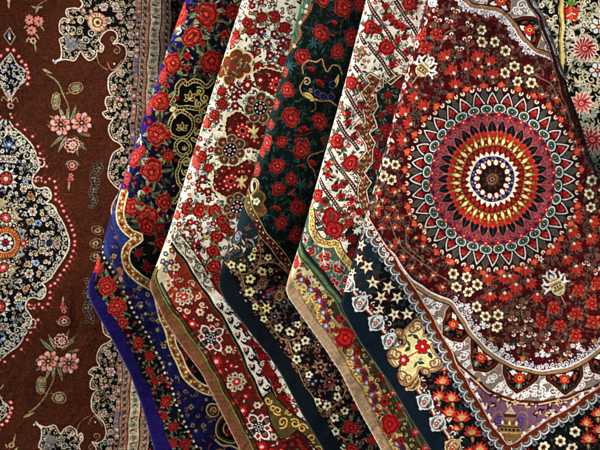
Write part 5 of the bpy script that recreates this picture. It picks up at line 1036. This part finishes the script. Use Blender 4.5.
# ------------------------------------------------------------------ black and cream floral rug on the right
def weave_floral():
    W = Weave(500, -80, 760, 540, (15, 13, 14))
    cr = (234, 222, 188)
    Z = [(500,-80),(760,-80),(760,540),(500,540)]
    def acan(x, y, a, R):
        W.leaf(x, y, 9, 2.6, a, cr, (120, 112, 90)); W.leaf(x, y, 7, 2.0, a+.8, (200, 188, 150)); W.leaf(x, y, 6, 1.6, a-.9, (110, 118, 92)); W.curl(x+3*math.cos(a+2), y+3*math.sin(a+2), 3.2, a, (200, 190, 160), 1.5, 1.1, 1)
    W.fill(Z, 7.2, [acan, acan, f_curl(W, (190, 180, 150), 4, 1.4), f_leaf(W, (120, 128, 100), 8, 3), f_twig(W, (170, 160, 130), (96, 106, 84), 8), acan], 91)
    W.fill(Z, 14, [f_fl(W, (206, 160, 120), (120, 60, 40), 2.4, 5), f_leaf(W, (150, 50, 44), 5, 2), f_fl(W, (226, 216, 190), (150, 60, 60), 2.6, 5)], 92)
    def bloom(x, y, r, n=16, c1=(176, 28, 38), c2=(224, 196, 180)):
        for k in range(n):
            a = k*2*PI/n; W.leaf(x, y, r, r*.34, a, c2); W.leaf(x, y, r*.84, r*.24, a, c1); b = a+PI/n; W.leaf(x, y, r*.7, r*.22, b, (140, 20, 30)); W.leaf(x+r*.35*math.cos(b), y+r*.35*math.sin(b), r*.4, r*.1, b, c2)
        W.el(x, y, r*.28, None, (200, 30, 40)); W.fl(x, y, r*.16, 6, (236, 150, 140), (120, 10, 20))
    def daisy(x, y, r=8):
        W.fl(x, y, r, 6, (236, 228, 216), None, (60, 40, 40), dp=.55); 
        for k in range(6): a = k*PI/3+PI/6; W.ln([(x+r*.3*math.cos(a), y+r*.3*math.sin(a)), (x+r*.7*math.cos(a), y+r*.7*math.sin(a))], 1, (60, 30, 36))
        W.el(x, y, r*.3, None, (150, 40, 46)); W.el(x, y, r*.14, None, (230, 190, 120))
    for (x, y, r) in ((585,49,15),(640,49,17),(592,139,17),(640,150,16),(610,230,17),(600,330,17),(640,-40,17),(590,-45,14)): bloom(x, y, r)
    bloom(582, 103, 14, 12, (206, 90, 84)); bloom(592, 140, 15, 12, (196, 70, 54))
    for (x, y) in ((598,26),(598,70),(625,20),(625,80),(560,-20),(618,110),(570,-60)): daisy(x, y)
    # tulip
    W.leaf(571, 20, 16, 11, -PI/2, (206, 44, 34)); 
    for q in (-1, 0, 1): W.leaf(571+q*4, 20, 15, 5, -PI/2+q*.25, (196, 60, 40) if q else (226, 90, 50))
    W.ln([(567,16),(572,13),(576,14)], 1.2, (236, 214, 190)); W.leaf(571, 6, 9, 6, -PI/2, (90, 130, 50)); W.leaf(571, 5, 7, 3, -.6, (90, 130, 50)); W.leaf(571, 5, 7, 3, -2.5, (90, 130, 50))
    for (x, y) in ((583,122),(578,90),(595,118),(600,160)): W.leaf(x, y, 10, 6, x, (140, 156, 140)); W.el(x+2, y, 1.4, 1.4, (40, 60, 44))
    W.poly([(559.5,-80),(563.5,-80),(565,540),(561,540)], (214, 190, 110)); W.ln([(560.2,-80),(561.4,540)], .8, (120, 90, 50)); W.ln([(565.2,-80),(566.6,540)], 1, (60, 40, 30)); W.ln([(558.4,-80),(559.6,540)], 1.2, (40, 30, 26))
    W.speck(.10, 7); return W
# ------------------------------------------------------------------ from drawing units to the place
def place(X, Y, D):
    """drawing position (X, Y) seen at depth D (units behind the plane of depth 0) -> metres"""
    f = (DIST+D)/DIST
    return np.stack([(X-300)*f*S, D*S+0*X, ZC-(Y-225)*f*S], -1)
def lin(c):
    c = np.clip(np.asarray(c, np.float32)/255, 0, 1); c = .58*c+.42*c*c*(3-2*c); g_ = c @ np.array((.3, .59, .11), np.float32); c = c*.87+g_[..., None]*.13; return np.where(c <= .04045, c/12.92, ((c+.055)/1.055)**2.4)
def link(o, parent=None):
    COL.objects.link(o)
    if parent is not None: o.parent = parent
    return o
def tag(o, label, cat, group=None):
    o['label'] = label; o['category'] = cat
    if group: o['group'] = group
def grid_mesh(name, P, mat, parent, colors=None, flip=False, keep=None):
    h, w_ = P.shape[:2]; me = bpy.data.meshes.new(name)
    i = np.arange((h-1)*(w_-1)); r, c = i//(w_-1), i % (w_-1); a = r*w_+c
    q = np.stack([a, a+w_, a+w_+1, a+1] if not flip else [a, a+1, a+w_+1, a+w_], -1).astype(np.int32)
    V = P.reshape(-1, 3); C3 = None if colors is None else colors.reshape(-1, 3)
    if keep is not None:
        q = q[keep.reshape(-1)]; u, inv = np.unique(q, return_inverse=True); q = inv.reshape(-1, 4).astype(np.int32); V = V[u]; C3 = C3[u]
    me.vertices.add(len(V)); me.vertices.foreach_set('co', np.ascontiguousarray(V, np.float32).reshape(-1))
    me.loops.add(q.size); me.loops.foreach_set('vertex_index', q.reshape(-1))
    me.polygons.add(len(q)); me.polygons.foreach_set('loop_start', np.arange(0, q.size, 4, dtype=np.int32)); me.polygons.foreach_set('loop_total', np.full(len(q), 4, np.int32))
    me.polygons.foreach_set('use_smooth', np.ones(len(q), bool))
    if colors is not None:
        ca = me.color_attributes.new('knots', 'FLOAT_COLOR', 'POINT')
        c4 = np.ones((len(V), 4), np.float32); c4[:, :3] = C3; ca.data.foreach_set('color', c4.reshape(-1))
    me.update(); me.validate(); me.materials.append(mat)
    return link(bpy.data.objects.new(name, me), parent)
def pile_material(name, gain=1.0, sheen=.13, scale=900):
    """wool pile: the colour of each knot, a little sheen, fine fibre relief"""
    m = bpy.data.materials.new(name); m.use_nodes = True; t = m.node_tree; b = t.nodes['Principled BSDF']; N = t.nodes.new; Lk = t.links.new
    at = N('ShaderNodeAttribute'); at.attribute_name = 'knots'
    g = N('ShaderNodeTexNoise'); tc = N('ShaderNodeTexCoord'); Lk(tc.outputs['Object'], g.inputs['Vector']); g.inputs['Scale'].default_value = 14; g.inputs['Detail'].default_value = 5
    mr = N('ShaderNodeMapRange'); Lk(g.outputs[0], mr.inputs[0]); mr.inputs[1].default_value = .3; mr.inputs[2].default_value = .7; mr.inputs[3].default_value = .86*gain; mr.inputs[4].default_value = 1.14*gain
    mx = N('ShaderNodeVectorMath'); mx.operation = 'SCALE'; Lk(at.outputs['Color'], mx.inputs[0]); Lk(mr.outputs[0], mx.inputs['Scale']); Lk(mx.outputs[0], b.inputs['Base Color'])
    b.inputs['Roughness'].default_value = .85; b.inputs['Specular IOR Level'].default_value = .06
    b.inputs['Sheen Weight'].default_value = sheen; b.inputs['Sheen Roughness'].default_value = .38; 
    n2 = N('ShaderNodeTexNoise'); Lk(tc.outputs['Object'], n2.inputs['Vector']); n2.inputs['Scale'].default_value = scale; n2.inputs['Detail'].default_value = 2
    n3 = N('ShaderNodeTexNoise'); Lk(tc.outputs['Object'], n3.inputs['Vector']); n3.inputs['Scale'].default_value = 60; n3.inputs['Detail'].default_value = 3
    ad = N('ShaderNodeMath'); ad.operation = 'MULTIPLY_ADD'; Lk(n3.outputs[0], ad.inputs[0]); ad.inputs[1].default_value = .8; Lk(n2.outputs[0], ad.inputs[2])
    bp = N('ShaderNodeBump'); bp.inputs['Strength'].default_value = .55; bp.inputs['Distance'].default_value = .0009; Lk(ad.outputs[0], bp.inputs['Height'])
    n4 = N('ShaderNodeTexNoise'); Lk(tc.outputs['Object'], n4.inputs['Vector']); n4.inputs['Scale'].default_value = 11; n4.inputs['Detail'].default_value = 3; n4.inputs['Distortion'].default_value = .6
    b2 = N('ShaderNodeBump'); b2.inputs['Strength'].default_value = .8; b2.inputs['Distance'].default_value = .012; Lk(n4.outputs[0], b2.inputs['Height']); Lk(bp.outputs[0], b2.inputs['Normal']); Lk(b2.outputs[0], b.inputs['Normal'])
    return m
def plain_material(name, c, rough=.85, sheen=.2, bump=.5):
    m = bpy.data.materials.new(name); m.use_nodes = True; t = m.node_tree; b = t.nodes['Principled BSDF']
    tc = t.nodes.new('ShaderNodeTexCoord'); w_ = t.nodes.new('ShaderNodeTexNoise'); t.links.new(tc.outputs['Object'], w_.inputs['Vector']); w_.inputs['Scale'].default_value = 420; w_.inputs['Detail'].default_value = 4
    cr = t.nodes.new('ShaderNodeValToRGB'); l = lin(c); cr.color_ramp.elements[0].position = .3; cr.color_ramp.elements[1].position = .7
    cr.color_ramp.elements[0].color = (*(l*.6), 1); cr.color_ramp.elements[1].color = (*np.minimum(l*1.25, 1), 1)
    t.links.new(w_.outputs[0], cr.inputs[0]); t.links.new(cr.outputs[0], b.inputs['Base Color'])
    b.inputs['Roughness'].default_value = rough; b.inputs['Sheen Weight'].default_value = sheen
    bp = t.nodes.new('ShaderNodeBump'); bp.inputs['Strength'].default_value = bump; bp.inputs['Distance'].default_value = .001; t.links.new(w_.outputs[0], bp.inputs['Height']); t.links.new(bp.outputs[0], b.inputs['Normal'])
    return m
def tube(name, P, r, mat, parent, n=8, twist=True):
    """cord along the points P (metres)"""
    P = np.asarray(P); T = np.gradient(P, axis=0); T /= np.linalg.norm(T, axis=1)[:, None]
    A = np.cross(T, (0, 1., 0)); A /= np.linalg.norm(A, axis=1)[:, None]; B = np.cross(T, A)
    th = np.linspace(0, 2*PI, n+1); k = np.arange(len(P))
    rr = r*(1+.10*np.sin(k*1.3)) if twist else r*np.ones(len(P))
    G = P[:, None]+rr[:, None, None]*(np.cos(th)[None, :, None]*A[:, None]+np.sin(th)[None, :, None]*B[:, None])
    return grid_mesh(name, G, mat, parent)

# rows: close together where the camera looks, wide apart beyond the edges of the view
DENS = 2.2
rows = np.r_[np.arange(-42, -6, 1.2), np.arange(-6, 456, 1/DENS), np.arange(456, 506, 1.2)]
warp = lambda X, Y, k: (.55*np.sin(Y*.21+k)+.3*np.sin(X*.33+Y*.12+2*k), .4*np.sin(X*.24+k)+.3*np.sin(Y*.31-X*.1+k))
def sstep(a, b, x): t = np.clip((x-a)/(b-a), 0, 1); return t*t*(3-2*t)

def hang_rug(name, label, key, weave, depth, yc, width, R0=11.0, a=.05, b=.0030, low=.16, gain=1., sheen=.13, cordc=(120, 100, 80), backc=(120, 90, 70), bulge=0., right=False, corner_in=None):
    root = bpy.data.objects.new(name, None); COL.objects.link(root)
    W = weave(); y = rows; xl = sil_x(key, y)
    R = R0*(1-sstep(yc-34, yc+2, y))+2.2*sstep(yc-34, yc+2, y)
    Rr = 9.0
    def base(X, Y, d):
        """how far the hanging surface lies behind the rug's front"""
        return depth+a*d+b*np.minimum(d, 95)**2*(1 if not right else .35)+low*np.log1p(np.exp((Y-yc)/22.))*22+2.2*np.sin(Y*.021+depth)+1.3*np.sin(X*.05+Y*.018)+.8*np.sin(Y*.06-X*.045+depth)*np.clip(d/30, 0, 1)+bulge*np.exp(-((d-150)/120.)**2)
    back = 70.0*(1-sstep(yc-40, yc-4, y))
    def surf(s_, inset=0.0):
        """s_ (rows x cols): arc length from the outline; returns screen x, y, depth and pattern x"""
        Y = np.repeat(y[:, None], s_.shape[1], 1); RR = R[:, None]; h = RR*PI/2
        th = np.clip(s_/RR, -PI/2, PI/2)
        d = RR-(RR-inset)*np.cos(th); dep = RR-(RR-inset)*np.sin(th)
        d = np.where(s_ > h, RR+(s_-h), np.where(s_ < -h, RR+(-s_-h), d))
        X = xl[:, None]+d; pat = xl[:, None]+np.where(s_ > h, d, RR+(s_-h))
        D = base(X, Y, d)+dep
        return X, Y, D, pat
    front = np.arange(0, 1, 1/(width*DENS))
    tmax = np.full_like(y, float(width))
    if right:
        xr = sil_x('right', y); tmax = xr-xl-R+R*PI/2+0*y
    nb = 14; tb = np.linspace(-1, 0, nb, endpoint=False)
    nf = int(width*DENS); tf = np.linspace(0, 1, nf)
    S1 = np.concatenate([np.where(tb[None] < -.5, -(R*PI/2)[:, None]+(tb[None]+.5)*2*back[:, None], (R*PI)[:, None]*tb[None]), tmax[:, None]*tf[None]], 1)
    X, Y, D, pat = surf(S1)
    if right:       # the far side turns away round a fold of its own
        e = np.clip((S1-(tmax[:, None]-24))/24, 0, 1); D = D+Rr*(1-np.sqrt(np.clip(1-e**2, 0, 1)))*1.6; 
        X2 = np.concatenate([X, X[:, -1:]-4, X[:, -1:]-30], 1); Y = np.concatenate([Y, Y[:, -1:], Y[:, -1:]], 1); D = np.concatenate([D, D[:, -1:]+4, D[:, -1:]+8], 1); pat = np.concatenate([pat, pat[:, -1:], pat[:, -1:]], 1); X = X2
    wx, wy = warp(pat, Y, depth)
    col = lin(W.sample(pat+wx, Y+wy))
    col = (col-0)*1.0
    W.zone(W.hem); K = W.K; pi, pj = np.clip(((pat+wx-W.x0)*K).astype(int), 0, W.W-1), np.clip(((Y+wy-W.y0)*K).astype(int), 0, W.H-1)
    hm = W.clip[pj, pi] > .5; fm = hm[:-1, :-1]
    pm = pile_material(name+' pile', gain, sheen); G = place(X, Y, D)
    grid_mesh('pile', G, pm, root, col, keep=~fm); grid_mesh('edge_band', G, pm, root, col, keep=fm)
    # woven back, a few millimetres inside
    rs = np.r_[0:len(y):14, len(y)-1]; cs = np.r_[np.arange(0, nb), np.linspace(nb, S1.shape[1]-(1 if not right else 60), 30).astype(int)]
    X, Y, D, pat = surf(S1, 1.4); X = X[rs][:, cs]; Y = Y[rs][:, cs]; D = D[rs][:, cs]; s_ = S1[rs][:, cs]; hh = (R*PI/2)[rs][:, None]
    D = D+np.where(s_ > hh, 1.4, np.where(s_ < -hh, -1.4, 0))
    grid_mesh('backing', place(X, Y, D), plain_material(name+' backing', backc), root, flip=True)
    # overcast edge cord along the lower rim
    m = y > yc-1; yy = np.arange(yc-1, 505, 1.0); xx = sil_x(key, yy); RR = np.full_like(yy, 2.2)
    Dc = base(xx, yy, 0*yy)+2.2
    tube('edge_cord', place(xx+.55, yy, Dc), 1.05*S, plain_material(name+' cord', cordc), root)
    tag(root, label, 'rug', 'rugs hanging folded one over another')
    return root, W

def wall_rug(name, label, weave, x0, x1, depth, sheen=.08, gain=1., xs=None, y0=None, y1=None, backc=(110, 80, 60), turn=0):
    root = bpy.data.objects.new(name, None); COL.objects.link(root)
    W = weave(); yy = rows if y0 is None else np.r_[np.arange(y0, y1, 1/DENS)]
    X, Y = np.meshgrid(xs, yy)
    D = depth+turn*np.maximum(X-112, 0)**2*.0062*(1-sstep(170, 400, Y))+turn*.30*np.log1p(np.exp((Y-285)/25.))*25+2.0*np.sin(X*.03+Y*.006)+1.3*np.sin(Y*.017+X*.011)
    wx, wy = warp(X, Y, depth); col = lin(W.sample(X+wx, Y+wy))
    grid_mesh('pile', place(X, Y, D), pile_material(name+' pile', gain, sheen), root, col)
    rs, cs = np.r_[0:len(yy):20, len(yy)-1], np.r_[0:len(xs):20, len(xs)-1]
    grid_mesh('backing', place(X, Y, D+3)[rs][:, cs], plain_material(name+' backing', backc), root, flip=True)
    # the rug's own rim: overcast cord at both sides
    for c_ in (0, -1):
        P = place(X[:, c_], Y[:, c_], D[:, c_]+1.5)[::3]
        tube('edge_cord', P, 1.6*S, plain_material(name+' cord', (70, 46, 36)), root)
    tag(root, label, 'rug')
    return root

wall_rug('wall_rug', 'brown wall rug with pink-edged black medallion, hanging flat behind the others at the left', weave_brown, -40, 240, 76, xs=np.r_[np.arange(-52, -6, 1.2), np.arange(-6, 195, 1/DENS), np.arange(195, 240, 1.2)], turn=1)
wall_rug('wall_rug', 'black rug with cream scrolls and big red blooms, behind the medallion rug', weave_floral, 500, 700, 62, xs=np.r_[np.arange(502, 530, 1.2), np.arange(530, 606, 1/DENS), np.arange(606, 700, 1.2)])
hang_rug('folded_rug', 'navy rug with big red roses, gold scrolls and a royal blue edge', 'navy', weave_navy, -8, 283, 112, cordc=(44, 28, 130), sheen=.08)
hang_rug('folded_rug', 'ivory rug with octagonal dark rosettes, a red-brown border and a tan edge', 'ivory', weave_ivory, -31, 283, 112, cordc=(190, 140, 108), a=.025, b=.0018)
hang_rug('folded_rug', 'black-green rug with loose red roses, small pale yellow flowers and a dark teal edge', 'dark', weave_dark, -54, 282, 112, cordc=(30, 50, 62), sheen=.08)
hang_rug('folded_rug', 'ivory rug with diagonal black stripes, a rust zigzag band and a beige edge', 'stripe', weave_stripe, -77, 288, 112, cordc=(236, 226, 206), a=.025, b=.0018)
hang_rug('folded_rug', 'dark red rug with a round sunburst medallion, nearest of all the rugs', 'red', weave_red, -100, 305, 300, a=.03, b=.0016, low=.05, cordc=(24, 50, 66), bulge=-6, right=True, sheen=.08)
